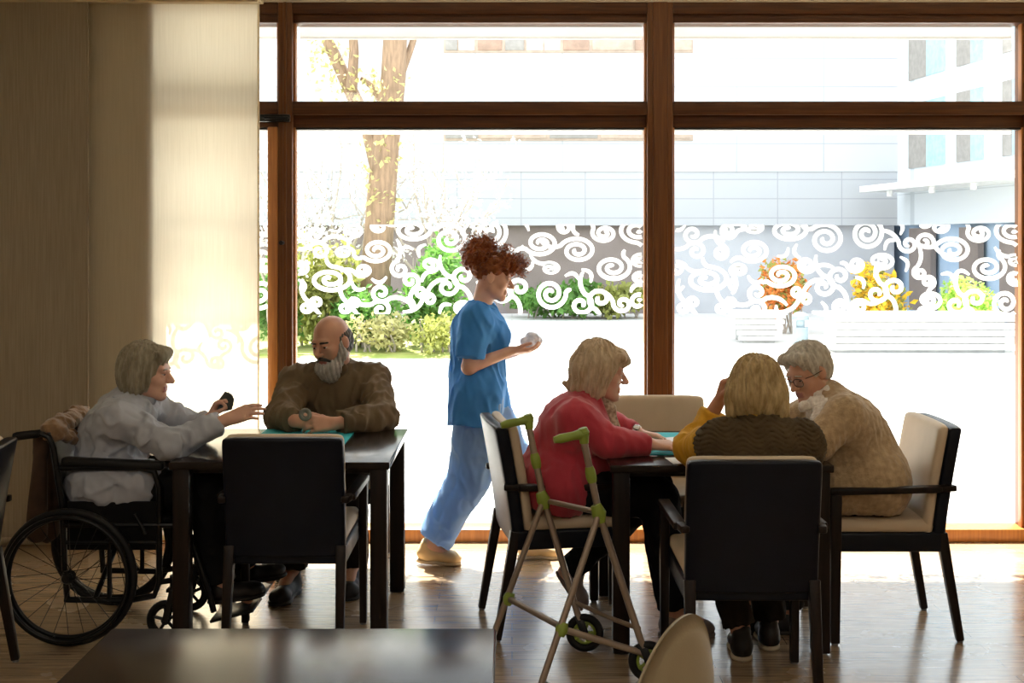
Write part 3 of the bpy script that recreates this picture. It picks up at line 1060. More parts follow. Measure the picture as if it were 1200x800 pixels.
chair0 = make_chair()
spots = [
    ('empty navy armchair seen from behind, pushed in at the table with the wheelchair', (-0.874, 4.985, 0), 0.0),
    ('navy-backed armchair under the person in the brown quilted vest', (0.83, 4.50, 0), 0.0),
    ('armchair with the woman in the red cardigan, behind the walking frame', (0.185, 5.245, 0), -PI / 2 + 0.17),
    ('cream armchair under the white-haired woman in the beige cardigan, at the table end', (1.515, 5.19, 0), PI / 2),
    ('empty armchair with tan back at the far side of the right table', (0.69, 5.70, 0), PI),
    ('armchair the bearded man sits on, almost hidden behind him', (-0.86, 6.09, 0), PI),
    ('dark armchair cut off by the left edge of the photo, beside the wheelchair', (-2.165, 4.50, 0), PI / 2 + 0.10),
]
for i, (lab, loc, rz) in enumerate(spots):
    o = chair0 if i == 0 else copy_tree(chair0)
    o.location = loc
    o.rotation_euler = (0, 0, rz)
    tag(o, lab, 'chair', CHAIRS)


def make_table(label, x0, y0):
    W = 0.87
    t = empty('square_table', (x0 + W / 2, y0 + W / 2, 0), label, 'table', 'dark square tables')
    MB().box((x0, y0, 0.712), (x0 + W, y0 + W, 0.742), 0.006, 3).build('tabletop', M['tabletop'], t)
    MB().box((x0 + 0.05, y0 + 0.05, 0.690), (x0 + W - 0.05, y0 + W - 0.05, 0.714), 0.003).build('apron', M['espresso'], t)
    for sx in (0, 1):
        for sy in (0, 1):
            x, y = x0 + 0.012 + sx * (W - 0.024 - 0.066), y0 + 0.012 + sy * (W - 0.024 - 0.066)
            l = MB().box((x, y, 0.006), (x + 0.066, y + 0.066, 0.713), 0.005).build('leg', M['espresso'], t)
            MB().lathe([(0, 0), (0.02, 0), (0.02, 0.008), (0, 0.008)], (x + 0.033, y + 0.033, 0.0), seg=12).build('foot_glide', M['glide'], l)
    return t


make_table('dark square table between the wheelchair user and the bearded man', -1.352, 4.866)
make_table('dark square table where the three women sit playing', 0.381, 4.80)
make_table('dark glossy square table in the near foreground, cut off by the bottom edge', -0.905, 1.925)

# near chair whose rounded cream back pokes up at the bottom edge
tc = empty('tub_chair', (0.185, 2.79, 0), 'cream chair with rounded back poking up at the bottom edge of the photo', 'chair')
def arch(w, z0, z1, y0, th, bulge):
    """Back of arched outline, thick and softly domed, standing on the plane y0."""
    V, F = [], []
    nr, na = 10, 36
    out = []
    for k in range(na + 1):
        a = PI * k / na
        out.append((-w / 2 * math.cos(a) * (1 - 0.0 * math.sin(a)), z0 + (z1 - z0) * math.sin(a) ** 0.8))
    for side in (-1, 1):
        for j in range(nr + 1):
            f = j / nr
            for (x, z) in out:
                d = math.sqrt(max(0.0, 1 - f ** 3.2))
                V.append((x * f, y0 + side * th / 2 * (0.15 + 0.85 * d) - bulge * (x * f / (w / 2)) ** 2 * -1 - 0.05 * ((z0 + (z - z0) * f) - z0), z0 + (z - z0) * f))
    m_ = na + 1
    for s in (0, 1):
        for j in range(nr):
            for k in range(na):
                a = s * (nr + 1) * m_ + j * m_ + k
                q = [a, a + 1, a + 1 + m_, a + m_]
                F.append(q if s else q[::-1])
    b0, b1 = nr * m_, (nr + 1) * m_ + nr * m_
    for k in range(na):
        F.append([b0 + k, b0 + k + 1, b1 + k + 1, b1 + k])
    return np.array(V), F
V, Fa = arch(0.46, 0.46, 0.805, -0.20, 0.05, 0.02)
ob = add_mesh('backrest', V, Fa, M['finback'], None, True, local=True)
ob.parent = tc
m = MB().box((-0.225, -0.22, 0.40), (0.225, 0.23, 0.47), 0.03, 4)
o = m.build('seat', M['finback'], None, local=True); o.parent = tc
for sx in (-1, 1):
    for sy in (-1, 1):
        m = MB().obox((sx * 0.19, sy * 0.19, 0.41), (sx * 0.215, sy * 0.215, 0.0), 0.036, 0.036, (0, 1, 0), 0.004, 0.7)
        o = m.build('leg', M['espresso'], None, local=True); o.parent = tc
tc.rotation_euler = (0, 0, math.radians(57))

# ------------------------------------------------------------------ things on the tables
tag(MB().box((-1.13, 5.16, 0.7425), (-0.715, 5.70, 0.7455), 0.001).build('table_mat', M['teal']), 'teal playing mat on the table in front of the bearded man', 'mat', 'teal playing mats')
tag(MB().box((0.545, 5.03, 0.7425), (1.10, 5.60, 0.7455), 0.001).build('table_mat', M['teal']), 'teal playing mat on the table of the three women', 'mat', 'teal playing mats')
tag(MB().box((0.69, 5.12, 0.746), (0.86, 5.47, 0.7475), 0.0005, rot=Matrix.Rotation(0.35, 3, 'Z')).build('paper_sheet', M['paper']), 'white paper sheet lying on the teal mat by the red sleeve', 'paper')
tag(MB().box((0.62, 4.84, 0.7425), (0.86, 4.98, 0.744), 0.0005, rot=Matrix.Rotation(0.12, 3, 'Z')).build('paper_sheet', M['paper']), 'white paper sheet at the near edge of the table, left of the quilted vest', 'paper')


# ------------------------------------------------------------------ wheelchair, facing +x
wc = empty('wheelchair', (-1.70, 5.20, 0), 'black wheelchair under the grey-haired woman in the pale shirt', 'wheelchair')
WN, WF, WX, WZ, WR = 4.925, 5.475, -1.765, 0.275, 0.275
for y, sg in ((WN, -1), (WF, 1)):
    m = MB().torus((WX, y, WZ), (0, 1, 0), WR - 0.016, 0.016, 64, 12)
    w = m.build('wheel', M['rubber'], wc, True)
    m = MB().torus((WX, y, WZ), (0, 1, 0), WR - 0.036, 0.010, 64, 8)
    m.build('rim', M['black_m'], w, True)
    m = MB().torus((WX, y + sg * 0.035, WZ), (0, 1, 0), WR - 0.030, 0.009, 64, 8)
    for k in range(6):
        a = 2 * PI * k / 6 + 0.3
        p = np.array([WX + (WR - 0.034) * math.cos(a), y, WZ + (WR - 0.034) * math.sin(a)])
        m.tube([p, p + [0, sg * 0.035, 0]], 0.005, 8)
    m.build('hand_rim', M['black_m'], w, True)
    MB().lathe([(0, -0.035), (0.016, -0.035), (0.024, -0.02), (0.015, -0.008), (0.015, 0.008), (0.024, 0.02), (0.016, 0.035), (0, 0.035)], (WX, y, WZ), (0, 1, 0), 20).build('hub', M['black_m'], w)
    m = MB()
    for k in range(24):
        a, a2 = 2 * PI * k / 24, 2 * PI * k / 24 + (0.9 if k % 2 else -0.9)
        m.tube([(WX + 0.02 * math.cos(a2), y + (0.018 if k % 4 < 2 else -0.018), WZ + 0.02 * math.sin(a2)), (WX + (WR - 0.04) * math.cos(a), y, WZ + (WR - 0.04) * math.sin(a))], 0.0016, 5)
    m.build('spokes', M['black_m'], w)
    yi = y - sg * 0.055                                                # side frame just inside the wheel
    m = MB()
    m.tube([(-2.00, yi, 0.825), (-1.90, yi, 0.838), (-1.865, yi, 0.825), (-1.845, yi, 0.78), (-1.81, yi, 0.55), (-1.80, yi, 0.30), (-1.79, yi, 0.17)], 0.0125, 10)
    m.tube([(-1.80, yi, 0.17), (-1.55, yi, 0.165), (-1.44, yi, 0.185), (-1.42, yi, 0.24), (-1.42, yi, 0.62), (-1.44, yi, 0.685), (-1.50, yi, 0.70), (-1.82, yi, 0.70)], 0.0125, 10)
    m.tube([(-1.81, yi, 0.47), (-1.55, yi, 0.47), (-1.36, yi, 0.47), (-1.30, yi, 0.44), (-1.22, yi, 0.20), (-1.20, yi, 0.12)], 0.0125, 10)
    m.tube([(-1.80, yi, 0.40), (-1.42, yi, 0.40)], 0.010, 10)
    m.tube([(-1.80, yi, WZ), (WX, y, WZ)], 0.014, 10)
    m.tube([(-1.62, yi, 0.17), (-1.62, yi, 0.47)], 0.010, 8)
    m.build('side_frame', M['black_m'], wc)
    MB().tube([(-2.005, yi, 0.824), (-1.99, yi, 0.827), (-1.90, yi, 0.838)], [0.015, 0.0175, 0.0165], 12).build('push_handle', M['rubber'], wc)
    MB().box((-1.81, yi - 0.026, 0.70), (-1.40, yi + 0.026, 0.735), 0.012, 3, Matrix.Rotation(0.045, 3, 'Y')).build('arm_pad', M['rubber'], wc)
    MB().box((-1.79, yi - 0.006, 0.37), (-1.43, yi + 0.006, 0.565), 0.004).build('side_panel', M['black_f'], wc)
    # caster
    cxx, cy, cr = -1.40, yi - sg * 0.03, 0.080
    c_ = MB().torus((cxx, cy, cr), (0, 1, 0), cr - 0.013, 0.013, 32, 10).build('caster', M['rubber'], wc, True)
    m = MB().torus((cxx, cy, cr), (0, 1, 0), cr - 0.028, 0.006, 28, 8).lathe([(0, -0.016), (0.018, -0.016), (0.018, 0.016), (0, 0.016)], (cxx, cy, cr), (0, 1, 0), 16)
    for k in range(5):
        a = 2 * PI * k / 5 + 0.4
        m.tube([(cxx, cy, cr), (cxx + 0.052 * math.cos(a), cy, cr + 0.052 * math.sin(a))], 0.007, 8)
    m.build('caster_wheel', M['black_m'], c_)
    m = MB()
    for q in (-0.022, 0.022):
        m.obox((cxx, cy + q, cr), (cxx + 0.03, cy + q, 0.20), 0.006, 0.025, (1, 0, 0), 0.002)
    m.box((cxx + 0.005, cy - 0.026, 0.195), (cxx + 0.055, cy + 0.026, 0.21), 0.003)
    m.tube([(cxx + 0.03, cy, 0.205), (cxx + 0.03, cy, 0.26)], 0.016, 10)
    m.tube([(cxx + 0.03, cy, 0.24), (-1.42, yi, 0.24)], 0.012, 8)
    m.build('caster_fork', M['black_m'], c_)
    # foot plate on its hanger
    MB().box((-1.22, (4.98 if sg < 0 else 5.235), 0.095), (-1.04, (5.165 if sg < 0 else 5.42), 0.107), 0.003, 2, Matrix.Rotation(-0.25, 3, 'Y')).build('foot_plate', M['black_m'], wc)
    MB().tube([(WX + 0.255, yi - sg * -0.03, 0.52), (WX + 0.29, yi + sg * 0.03, 0.46), (WX + 0.30, yi + sg * 0.03, 0.44)], 0.008, 8).build('brake_lever', M['black_m'], wc)
m = MB()
m.tube([(-1.68, WN + 0.055, 0.17), (-1.66, WF - 0.055, 0.46)], 0.012, 10)
m.tube([(-1.64, WF - 0.055, 0.17), (-1.66, WN + 0.055, 0.46)], 0.012, 10)
m.build('cross_brace', M['black_m'], wc)
MB().box((-1.80, WN + 0.06, 0.465), (-1.37, WF - 0.06, 0.505), 0.014, 3).build('seat', M['black_f'], wc)
V, Fc = [], []
for i in range(11):
    for j in range(9):
        u, v = i / 10, j / 8
        y = WN + 0.055 + (WF - WN - 0.11) * u
        sagx = -0.03 * math.sin(PI * u)
        z = 0.47 + 0.37 * v
        xx = -1.80 - 0.06 * v
        V.append((xx + sagx, y, z))
n0 = len(V)
V += [(x - 0.012, y, z) for x, y, z in V]
for i in range(10):
    for j in range(8):
        a = i * 9 + j
        Fc += [[a, a + 9, a + 10, a + 1], [n0 + a, n0 + a + 1, n0 + a + 10, n0 + a + 9]]
for i in range(10):
    for j in (0, 8):
        a = i * 9 + j
        Fc.append([a, a + 9, n0 + a + 9, n0 + a] if j else [a, n0 + a, n0 + a + 9, a + 9])
for i in (0, 10):
    for j in range(8):
        a = i * 9 + j
        Fc.append([a, n0 + a, n0 + a + 1, a + 1] if i else [a, a + 1, n0 + a + 1, n0 + a])
add_mesh('backrest', V, Fc, M['greynyl'], wc, True)

# jacket slung over the back of the wheelchair
M['fur'] = mat('ginger brown fur trim', (0.30, 0.17, 0.085), 0.9, col2=(0.20, 0.11, 0.05), vscale=30, bump=0.8, bscale=120, sheen=0.4)
M['jacket'] = mat('dark brown jacket cloth', (0.070, 0.036, 0.020), 0.8, col2=(0.05, 0.026, 0.015), vscale=20, bump=0.2, bscale=120)
pr = [K((-1.93, 5.06, 0.74), (-1.94, 5.05, 0.42), 0.03, 0.04, 0.05), K((-1.93, 5.20, 0.76), (-1.95, 5.20, 0.40), 0.035, 0.05, 0.05), K((-1.92, 5.34, 0.74), (-1.94, 5.35, 0.44), 0.03, 0.04, 0.05),
      K((-1.92, 5.06, 0.80), (-1.90, 5.34, 0.80), 0.04, 0.04, 0.05)]
jk = sdf_obj('jacket', pr, M['jacket'], None, 0.007, lambda P: 0.006 * snoise(P, 55, 3, (1, 1, .35)))
tag(jk, 'dark brown jacket with ginger fur collar hung over the wheelchair back', 'jacket')
pr = [K((-1.875, 5.03, 0.845), (-1.87, 5.36, 0.86), 0.038, 0.045, 0.04), K((-1.845, 5.04, 0.83), (-1.80, 5.18, 0.77), 0.03, 0.02, 0.03), K((-1.845, 5.34, 0.84), (-1.80, 5.28, 0.78), 0.03, 0.02, 0.03)]
sdf_obj('fur_collar', pr, M['fur'], jk, 0.006, lambda P: 0.006 * snoise(P, 150, 9) + 0.004 * snoise(P, 60, 2))

# ------------------------------------------------------------------ folding walking frame
wk = empty('walking_frame', (0.2, 4.7, 0), 'folding walking frame with champagne tubes, green joints and two small wheels', 'walking frame')
A = np.array([-0.085, 4.90, 0.0]); Bf = np.array([0.105, 4.45, 0.0])
sides = [  # top of stem, joint, rear foot, wheel centre
    (np.array([0.062, 4.965, 0.895]), np.array([0.125, 4.93, 0.585]), A, np.array([0.285, 4.86, 0.075])),
    (np.array([0.262, 4.605, 0.895]), np.array([0.322, 4.60, 0.605]), Bf, np.array([0.500, 4.53, 0.075])),
]
for q, (top, jn, ft, wh) in enumerate(sides):
    off = np.array([0.0, -0.012, 0])
    m = MB().tube([top, jn, wh + [-0.02, 0, 0.05]], 0.0135, 12)
    st = m.build('front_leg', M['alu'], wk)
    lg = MB().tube([jn + off * 2, ft + [0, 0, 0.03] + off * 2], 0.0125, 12).build('rear_leg', M['alu'], wk)
    d = nrmv(ft - jn)
    MB().lathe([(0, 0), (0.017, 0), (0.018, 0.012), (0.0145, 0.04), (0, 0.042)], ft + off * 2, -d * [1, 1, 1], 14).build('rubber_tip', M['grey_rub'], lg)
    # handle grip: a horizontal bar with a knob at its front end
    g = nrmv([-0.94, -0.25, -0.16])
    fw = nrmv([0.95, 0.2, 0.25])
    m = MB().tube([top + fw * 0.022, top, top + g * 0.035, top + g * 0.085, top + g * 0.112], [0.015, 0.021, 0.016, 0.0175, 0.012], 14)
    m.tube([top + fw * 0.006 + [0, 0, 0.0], top + [0.0, 0, 0.022]], [0.022, 0.017], 14)
    m.tube([top + [0.004, 0, 0.01], top * 0.88 + jn * 0.12], [0.021, 0.0165], 14)
    m.build('handle_grip', M['green_p'], wk)
    for f_ in (0.52,):
        p = top + (jn - top) * f_
        e = nrmv(jn - top)
        MB().tube([p - e * 0.03, p - e * 0.012, p + e * 0.012, p + e * 0.03], [0.0155, 0.02, 0.02, 0.0155], 14).build('height_clip', M['green_p'], wk)
    MB().tube([jn + [-0.012, -0.014, 0.03], jn + [0, -0.014, 0.0], jn + [0.006, -0.014, -0.035]], [0.020, 0.028, 0.019], 14).build('joint', M['green_p'], wk)
    lj = jn + (ft - jn) * 0.655 + off * 2
    MB().tube([lj - d * 0.025, lj, lj + d * 0.025], [0.017, 0.024, 0.017], 14).build('lower_joint', M['green_p'], wk)
    w = MB().torus(wh, (0.15, 1, 0), 0.060, 0.015, 36, 12).build('wheel', M['rubber'], wk, True)
    m = MB().torus(wh, (0.15, 1, 0), 0.040, 0.006, 28, 8)
    for k in range(5):
        a = 2 * PI * k / 5
        m.tube([wh, wh + np.array([0.045 * math.cos(a), 0, 0.045 * math.sin(a)])], 0.006, 8)
    m.lathe([(0, -0.02), (0.014, -0.02), (0.014, 0.02), (0, 0.02)], wh, (0.15, 1, 0), 14)
    m.build('wheel_hub', M['green_p'], w)
    MB().obox(wh + [-0.026, 0, 0.07], wh + [0.0, -0.022, 0.0], 0.012, 0.03, (1, 0, 0), 0.003).build('wheel_fork', M['black_m'], wk)
(t0, j0, f0, w0), (t1, j1, f1, w1_) = sides
m = MB().tube([j0 + [0.02, -0.02, -0.005], j1 + [-0.01, 0.01, 0.0]], 0.011, 12)
m.build('top_cross_bar', M['alu'], wk)
la, lb = j0 + (f0 - j0) * 0.655, j1 + (f1 - j1) * 0.655
MB().tube([la + [0, -0.03, 0], lb + [0, 0.0, 0]], 0.0115, 12).build('rear_cross_bar', M['alu'], wk)
MB().tube([lb + [0, -0.02, 0], w1_ + [-0.02, 0.0, 0.03]], 0.0125, 12).build('side_bar', M['alu'], wk)
MB().tube([w0 + (t0 - w0) * 0.14 + [0.0, -0.01, 0.0], w0 * 0.5 + w1_ * 0.5 + [0.0, 0.0, 0.10], w1_ + [-0.035, 0, 0.12]], 0.009, 12).build('front_cross_bar', M['alu'], wk)
# ------------------------------------------------------------------ people
def skin_mat(name, col, col2):
    return mat(name, col, 0.5, col2=col2, vscale=14, bump=0.08, bscale=220, sss=0.12)


M['skin_a'] = skin_mat('fair skin', (0.70, 0.42, 0.31), (0.64, 0.36, 0.26))
M['skin_b'] = skin_mat('ruddy skin', (0.58, 0.31, 0.21), (0.52, 0.265, 0.175))
M['lip'] = mat('lips', (0.52, 0.20, 0.17), 0.4)
M['eye_w'] = mat('eye white', (0.75, 0.72, 0.68), 0.2)
M['eye_d'] = mat('dark iris', (0.03, 0.02, 0.015), 0.15)


def hair_mat(name, c, c2, st=(1, 1, 0.25), trans=0.25):
    return mat(name, c, 0.5, col2=c2, vscale=55, stretch=st, bump=0.7, bscale=130, bstretch=st, sheen=0.2, trans=trans)


M['hair_grey'] = hair_mat('ash blonde grey hair', (0.44, 0.39, 0.28), (0.25, 0.215, 0.145))
M['hair_dark'] = hair_mat('short dark grey hair', (0.15, 0.13, 0.11), (0.08, 0.068, 0.056))
M['beard'] = hair_mat('white grey beard', (0.60, 0.57, 0.53), (0.36, 0.34, 0.31))
M['mous'] = hair_mat('dark moustache', (0.055, 0.042, 0.035), (0.03, 0.024, 0.02))
M['hair_red'] = hair_mat('copper curls', (0.46, 0.14, 0.028), (0.24, 0.06, 0.015), (1, 1, 1), 0.4)
M['hair_blond'] = hair_mat('pale blonde grey hair', (0.78, 0.64, 0.46), (0.52, 0.38, 0.23))
M['hair_gold'] = hair_mat('golden blonde hair', (0.68, 0.51, 0.25), (0.38, 0.255, 0.10))
M['hair_white'] = hair_mat('white grey hair', (0.72, 0.68, 0.60), (0.46, 0.42, 0.35), (1, 1, 0.6))
M['shirt_p'] = mat('pale grey shirt cotton', (0.42, 0.44, 0.50), 0.8, col2=(0.38, 0.40, 0.46), vscale=12, bump=0.1, bscale=300)
M['trous_k'] = mat('black trouser cloth', (0.006, 0.006, 0.007), 0.85, spec=0.2)
M['shirt_o'] = mat('olive brown shirt', (0.155, 0.105, 0.055), 0.85, col2=(0.12, 0.08, 0.042), vscale=9, bump=0.15, bscale=260)
M['trous_b'] = mat('dark brown trousers', (0.018, 0.013, 0.010), 0.85, spec=0.2)
M['scrub'] = mat('blue scrub cotton', (0.07, 0.34, 0.84), 0.8, col2=(0.055, 0.30, 0.78), vscale=7, bump=0.08, bscale=300, trans=0.25)
M['scrub_t'] = mat('sunlit pale blue scrub trousers', (0.32, 0.53, 0.84), 0.8, col2=(0.27, 0.47, 0.79), vscale=7, bump=0.08, bscale=300, trans=0.35)  # brightness of the sunlit trousers is put into this paler blue
M['cream_shoe'] = mat('cream trainer leather', (0.72, 0.55, 0.32), 0.6, col2=(0.62, 0.45, 0.25))
M['shoe_sole'] = mat('pale shoe sole', (0.60, 0.50, 0.36), 0.7)
M['red_knit'] = mat('raspberry red knit', (0.46, 0.030, 0.055), 0.85, col2=(0.38, 0.022, 0.042), vscale=10, bump=0.25, bscale=260, sheen=0.3)
M['blouse'] = mat('patterned cream blouse', (0.60, 0.50, 0.38), 0.8, col2=(0.20, 0.13, 0.09), vscale=60)
M['shoe_gp'] = mat('grey pink shoe', (0.26, 0.20, 0.18), 0.7)
M['vest'] = mat('olive brown quilted vest', (0.080, 0.053, 0.025), 0.85, col2=(0.06, 0.040, 0.018), vscale=12, spec=0.2)
M['mustard'] = mat('mustard yellow knit', (0.70, 0.38, 0.03), 0.85, col2=(0.58, 0.30, 0.02), vscale=14, bump=0.25, bscale=220)
M['cardi'] = mat('oatmeal beige boucle knit', (0.47, 0.34, 0.20), 0.95, col2=(0.33, 0.23, 0.13), vscale=45, bump=0.7, bscale=160, sheen=0.3)
M['lace'] = mat('white lace scarf', (0.80, 0.76, 0.72), 0.8, col2=(0.62, 0.56, 0.52), vscale=70, bump=0.5, bscale=120)
M['shoe_d'] = mat('dark shoe', (0.016, 0.013, 0.013), 0.5, spec=0.3)
M['specs'] = mat('thin dark spectacle frame', (0.02, 0.018, 0.018), 0.3, 0.5)
M['dark_card'] = mat('dark green grey card backs', (0.05, 0.06, 0.06), 0.4)
M['gold'] = mat('gold metal', (0.80, 0.55, 0.18), 0.25, 0.9)


def frame(fwd, up=(0, 0, 1)):
    """Columns: right, forward, up."""
    f = nrmv(fwd)
    u = np.array(up, float)
    r = nrmv(np.cross(f, u))
    u = np.cross(r, f)
    return np.stack([r, f, u], 1)


def L(c, A_, s, p):
    return np.array(c) + A_ @ (np.array(p, float) * s)


def head_prims(c, A_, s=1.0, old=0.0, male=0.0):
    def p(x, y, z): return L(c, A_, s, (x, y, z))
    q = [E(p(0, -0.012, 0.036), np.array((0.074, 0.094, 0.084)) * s, A_, 0.02),
         E(p(0, 0.030, -0.028), np.array((0.060 + .004 * male, 0.064, 0.084)) * s, A_, 0.03),
         K(p(-0.052, 0.005, -0.055), p(-0.012, 0.070, -0.098), 0.020 * s, 0.018 * s, 0.02),
         K(p(0.052, 0.005, -0.055), p(0.012, 0.070, -0.098), 0.020 * s, 0.018 * s, 0.02),
         E(p(0, 0.079, -0.099), np.array((0.022, 0.017, 0.017)) * s, A_, 0.018),
         K(p(-0.036, 0.079, 0.024), p(0.036, 0.079, 0.024), 0.012 * s, k=0.014),
         E(p(-0.038, 0.062, -0.024), np.array((0.024, 0.024, 0.022)) * s, A_, 0.018),
         E(p(0.038, 0.062, -0.024), np.array((0.024, 0.024, 0.022)) * s, A_, 0.018),
         E(p(-0.031, 0.101, 0.004), np.array((0.017, 0.014, 0.011)) * s, A_, 0.012, 's'),
         E(p(0.031, 0.101, 0.004), np.array((0.017, 0.014, 0.011)) * s, A_, 0.012, 's'),
         K(p(0, 0.090, 0.014), p(0, 0.118, -0.028), 0.0075 * s, 0.0125 * s, 0.010),
         E(p(-0.012, 0.104, -0.033), np.array((0.008, 0.010, 0.008)) * s, A_, 0.006),
         E(p(0.012, 0.104, -0.033), np.array((0.008, 0.010, 0.008)) * s, A_, 0.006),
         K(p(-0.016, 0.089, -0.060), p(0.016, 0.089, -0.060), 0.0075 * s, k=0.008),
         K(p(-0.014, 0.088, -0.072), p(0.014, 0.088, -0.072), 0.0085 * s, k=0.007),
         K(p(-0.020, 0.102, -0.0665), p(0.020, 0.102, -0.0665), 0.0035 * s, k=0.006, op='s')]
    for sx in (-1, 1):
        q.append(E(p(sx * 0.076, -0.008, -0.006), np.array((0.010, 0.020, 0.031)) * s, A_ @ np.array(Matrix.Rotation(0.25 * sx, 3, 'Z')), 0.008))
        q.append(E(p(sx * 0.031, 0.0845, 0.0085), np.array((0.0140, 0.0130, 0.0080)) * s, A_, 0.003))
        q.append(E(p(sx * 0.034, 0.084, -0.006), np.array((0.014, 0.010, 0.005)) * s, A_, 0.006))
    return q


def hand_prims(w, d, pd, td, curl=(0.35, 0.45, 0.3), s=1.0, spread=0.10, thumb=0.5, per=None):
    """Palm and five separate fingers. w wrist, d finger direction, pd palm normal, td thumb side; curl in radians per joint."""
    Y = nrmv(d)
    Z = -np.array(pd, float)
    Z = nrmv(Z - Y * (Z @ Y))
    X = np.cross(Y, Z)
    if X @ np.array(td, float) < 0:
        X = -X
    def p(x, y, z): return np.array(w) + s * (X * x + Y * y + Z * z)
    q = []
    base = [(0.030, 0.088), (0.010, 0.093), (-0.011, 0.088), (-0.030, 0.078)]
    ln = [0.072, 0.080, 0.074, 0.057]
    for i, (bx_, by_) in enumerate(base):
        q.append(K(p(bx_ * 0.45, 0.0, 0), p(bx_, by_, 0), 0.0150 * s, 0.0112 * s, 0.012))
    q.append(E(p(0, 0.045, -0.004), np.array((0.034, 0.048, 0.013)) * s, np.stack([X, Y, Z], 1), 0.012))
    for i, (bx_, by_) in enumerate(base):
        a = np.array([bx_, by_, 0.0])
        sp = spread * (1.3 - i) * 0.8
        ang = 0.0
        r = 0.0094 if i < 3 else 0.0082
        cc = curl if per is None else per[i]
        for j, fr in enumerate((0.45, 0.30, 0.25)):
            ang += cc[j]
            l = ln[i] * fr
            b_ = a + np.array([math.sin(sp) * math.cos(ang) * l, math.cos(sp) * math.cos(ang) * l, -math.sin(ang) * l])
            q.append(K(p(*a), p(*b_), r * s, r * 0.9 * s, 0.003))
            a = b_
            r *= 0.9
    t0 = np.array([0.016, 0.020, -0.004])
    t1 = np.array([0.044, 0.050, -0.012 - 0.012 * thumb])
    t2 = t1 + np.array([0.014 - 0.016 * thumb, 0.028, -0.008 - 0.014 * thumb])
    t3 = t2 + np.array([0.004 - 0.016 * thumb, 0.024, -0.004 - 0.012 * thumb])
    q += [K(p(*t0), p(*t1), 0.0150 * s, 0.0115 * s, 0.010), K(p(*t1), p(*t2), 0.0112 * s, 0.0098 * s, 0.003), K(p(*t2), p(*t3), 0.0098 * s, 0.0078 * s, 0.003)]
    return q


def shoe(parent, heel, toe, m, sole, s=1.0, h=0.07, up=(0, 0, 1)):
    """Shoe along heel->toe on its sole."""
    heel, toe = np.array(heel, float), np.array(toe, float)
    A_ = frame(toe - heel, up)
    ln = np.linalg.norm(toe - heel)
    u = A_[:, 2]
    f = A_[:, 1]
    q = [E(heel + f * 0.055 + u * 0.045, (0.038 * s, 0.058, 0.046), A_, 0.02), K(heel + f * 0.06 + u * 0.04, toe - f * 0.05 + u * 0.030, 0.036 * s, 0.036 * s, 0.02),
         E(toe - f * 0.055 + u * 0.030, (0.046 * s, 0.056, 0.030), A_, 0.02), K(heel + f * 0.05 + u * 0.05, heel + f * 0.05 + u * (0.03 + h), 0.036 * s, 0.036 * s, 0.02), H(heel + u * 0.012, -u)]
    o = sdf_obj('shoe', q, m, parent, 0.005, lambda P: 0.0015 * snoise(P, 120, 4))
    q = [E(heel + f * 0.055 + u * 0.008, (0.041 * s, 0.060, 0.020), A_, 0.02), K(heel + f * 0.05 + u * 0.008, toe - f * 0.05 + u * 0.008, 0.034 * s, 0.040 * s, 0.02), E(toe - f * 0.06 + u * 0.008, (0.049 * s, 0.062, 0.02), A_, 0.02),
         H(heel + u * 0.017, u), H(heel, -u)]
    sdf_obj('sole', q, sole, o, 0.005)
    return o


def limb(a, b, c, r, k=0.02):
    return [K(a, b, r[0], r[1], k), K(b, c, r[1] * 0.97, r[2], k)]


def person(name, label, base, J, hand_l, hand_r, skin, hs=1.0, head_s=0.95, thin=1.0, male=0.0, neck_r=0.050):
    """The body as ONE continuous surface grown over the joints J; clothes, hair, eyes and shoes hang from it."""
    A_ = frame(J['face'], J.get('headup', (0, 0, 1)))
    c = J['head']
    t = thin
    q = [K(J['hipL'], J['hipR'], 0.088 * t, k=0.03), K((J['hipL'] + J['hipR']) / 2, J['chest'], 0.100 * t, 0.100 * t, 0.05),
         K(J['shL'] * 0.75 + J['shR'] * 0.25, J['shR'] * 0.75 + J['shL'] * 0.25, 0.060 * t, k=0.05), K(J['shL'], J['shR'], 0.040, k=0.03)]
    q += [K(J['neck'], L(c, A_, head_s, (0, -0.022, -0.06)), (neck_r + 0.004) * t, neck_r * t, 0.03)]
    q += head_prims(c, A_, head_s, male=male)
    for S in 'LR':
        q += limb(J['sh' + S], J['el' + S], J['wr' + S], (0.046 * t, 0.037 * t, 0.026 * t))
        q += limb(J['hip' + S], J['kn' + S], J['an' + S], (0.080 * t, 0.054 * t, 0.036 * t))
        q.append(K(J['an' + S], J['toe' + S], 0.034, 0.024, 0.02))
        if (S == 'L' and hand_l) or (S == 'R' and hand_r):
            q += hand_prims(J['wr' + S], s=hs, **(hand_l if S == 'L' else hand_r))
    def lips(C):
        l = (C - c) @ A_ / head_s
        return (np.abs(l[:, 0]) < 0.022) & (l[:, 1] > 0.078) & (l[:, 2] < -0.0545) & (l[:, 2] > -0.079)
    V, Fq = sdf_mesh(q, 0.0045)
    o = add_mesh(name, V - np.array([0, 0, 0]), Fq, [skin, M['lip']], None, True, base, lips(V[Fq].mean(1)).astype(np.int32))
    tag(o, label, 'person')
    for sx in (-1, 1):
        e = L(c, A_, head_s, (sx * 0.031, 0.083, 0.003))
        m = MB().lathe([(0.0115 * math.sin(PI * k / 14) * head_s, -0.0115 * math.cos(PI * k / 14) * head_s) for k in range(15)], e, A_[:, 1] + A_[:, 2] * -0.25, 16)
        m.M = [0 if i < 16 * 11 else 1 for i in range(len(m.F))]
        m.build('eye', [M['eye_w'], M['eye_d']], o, True)
    return o, A_, c


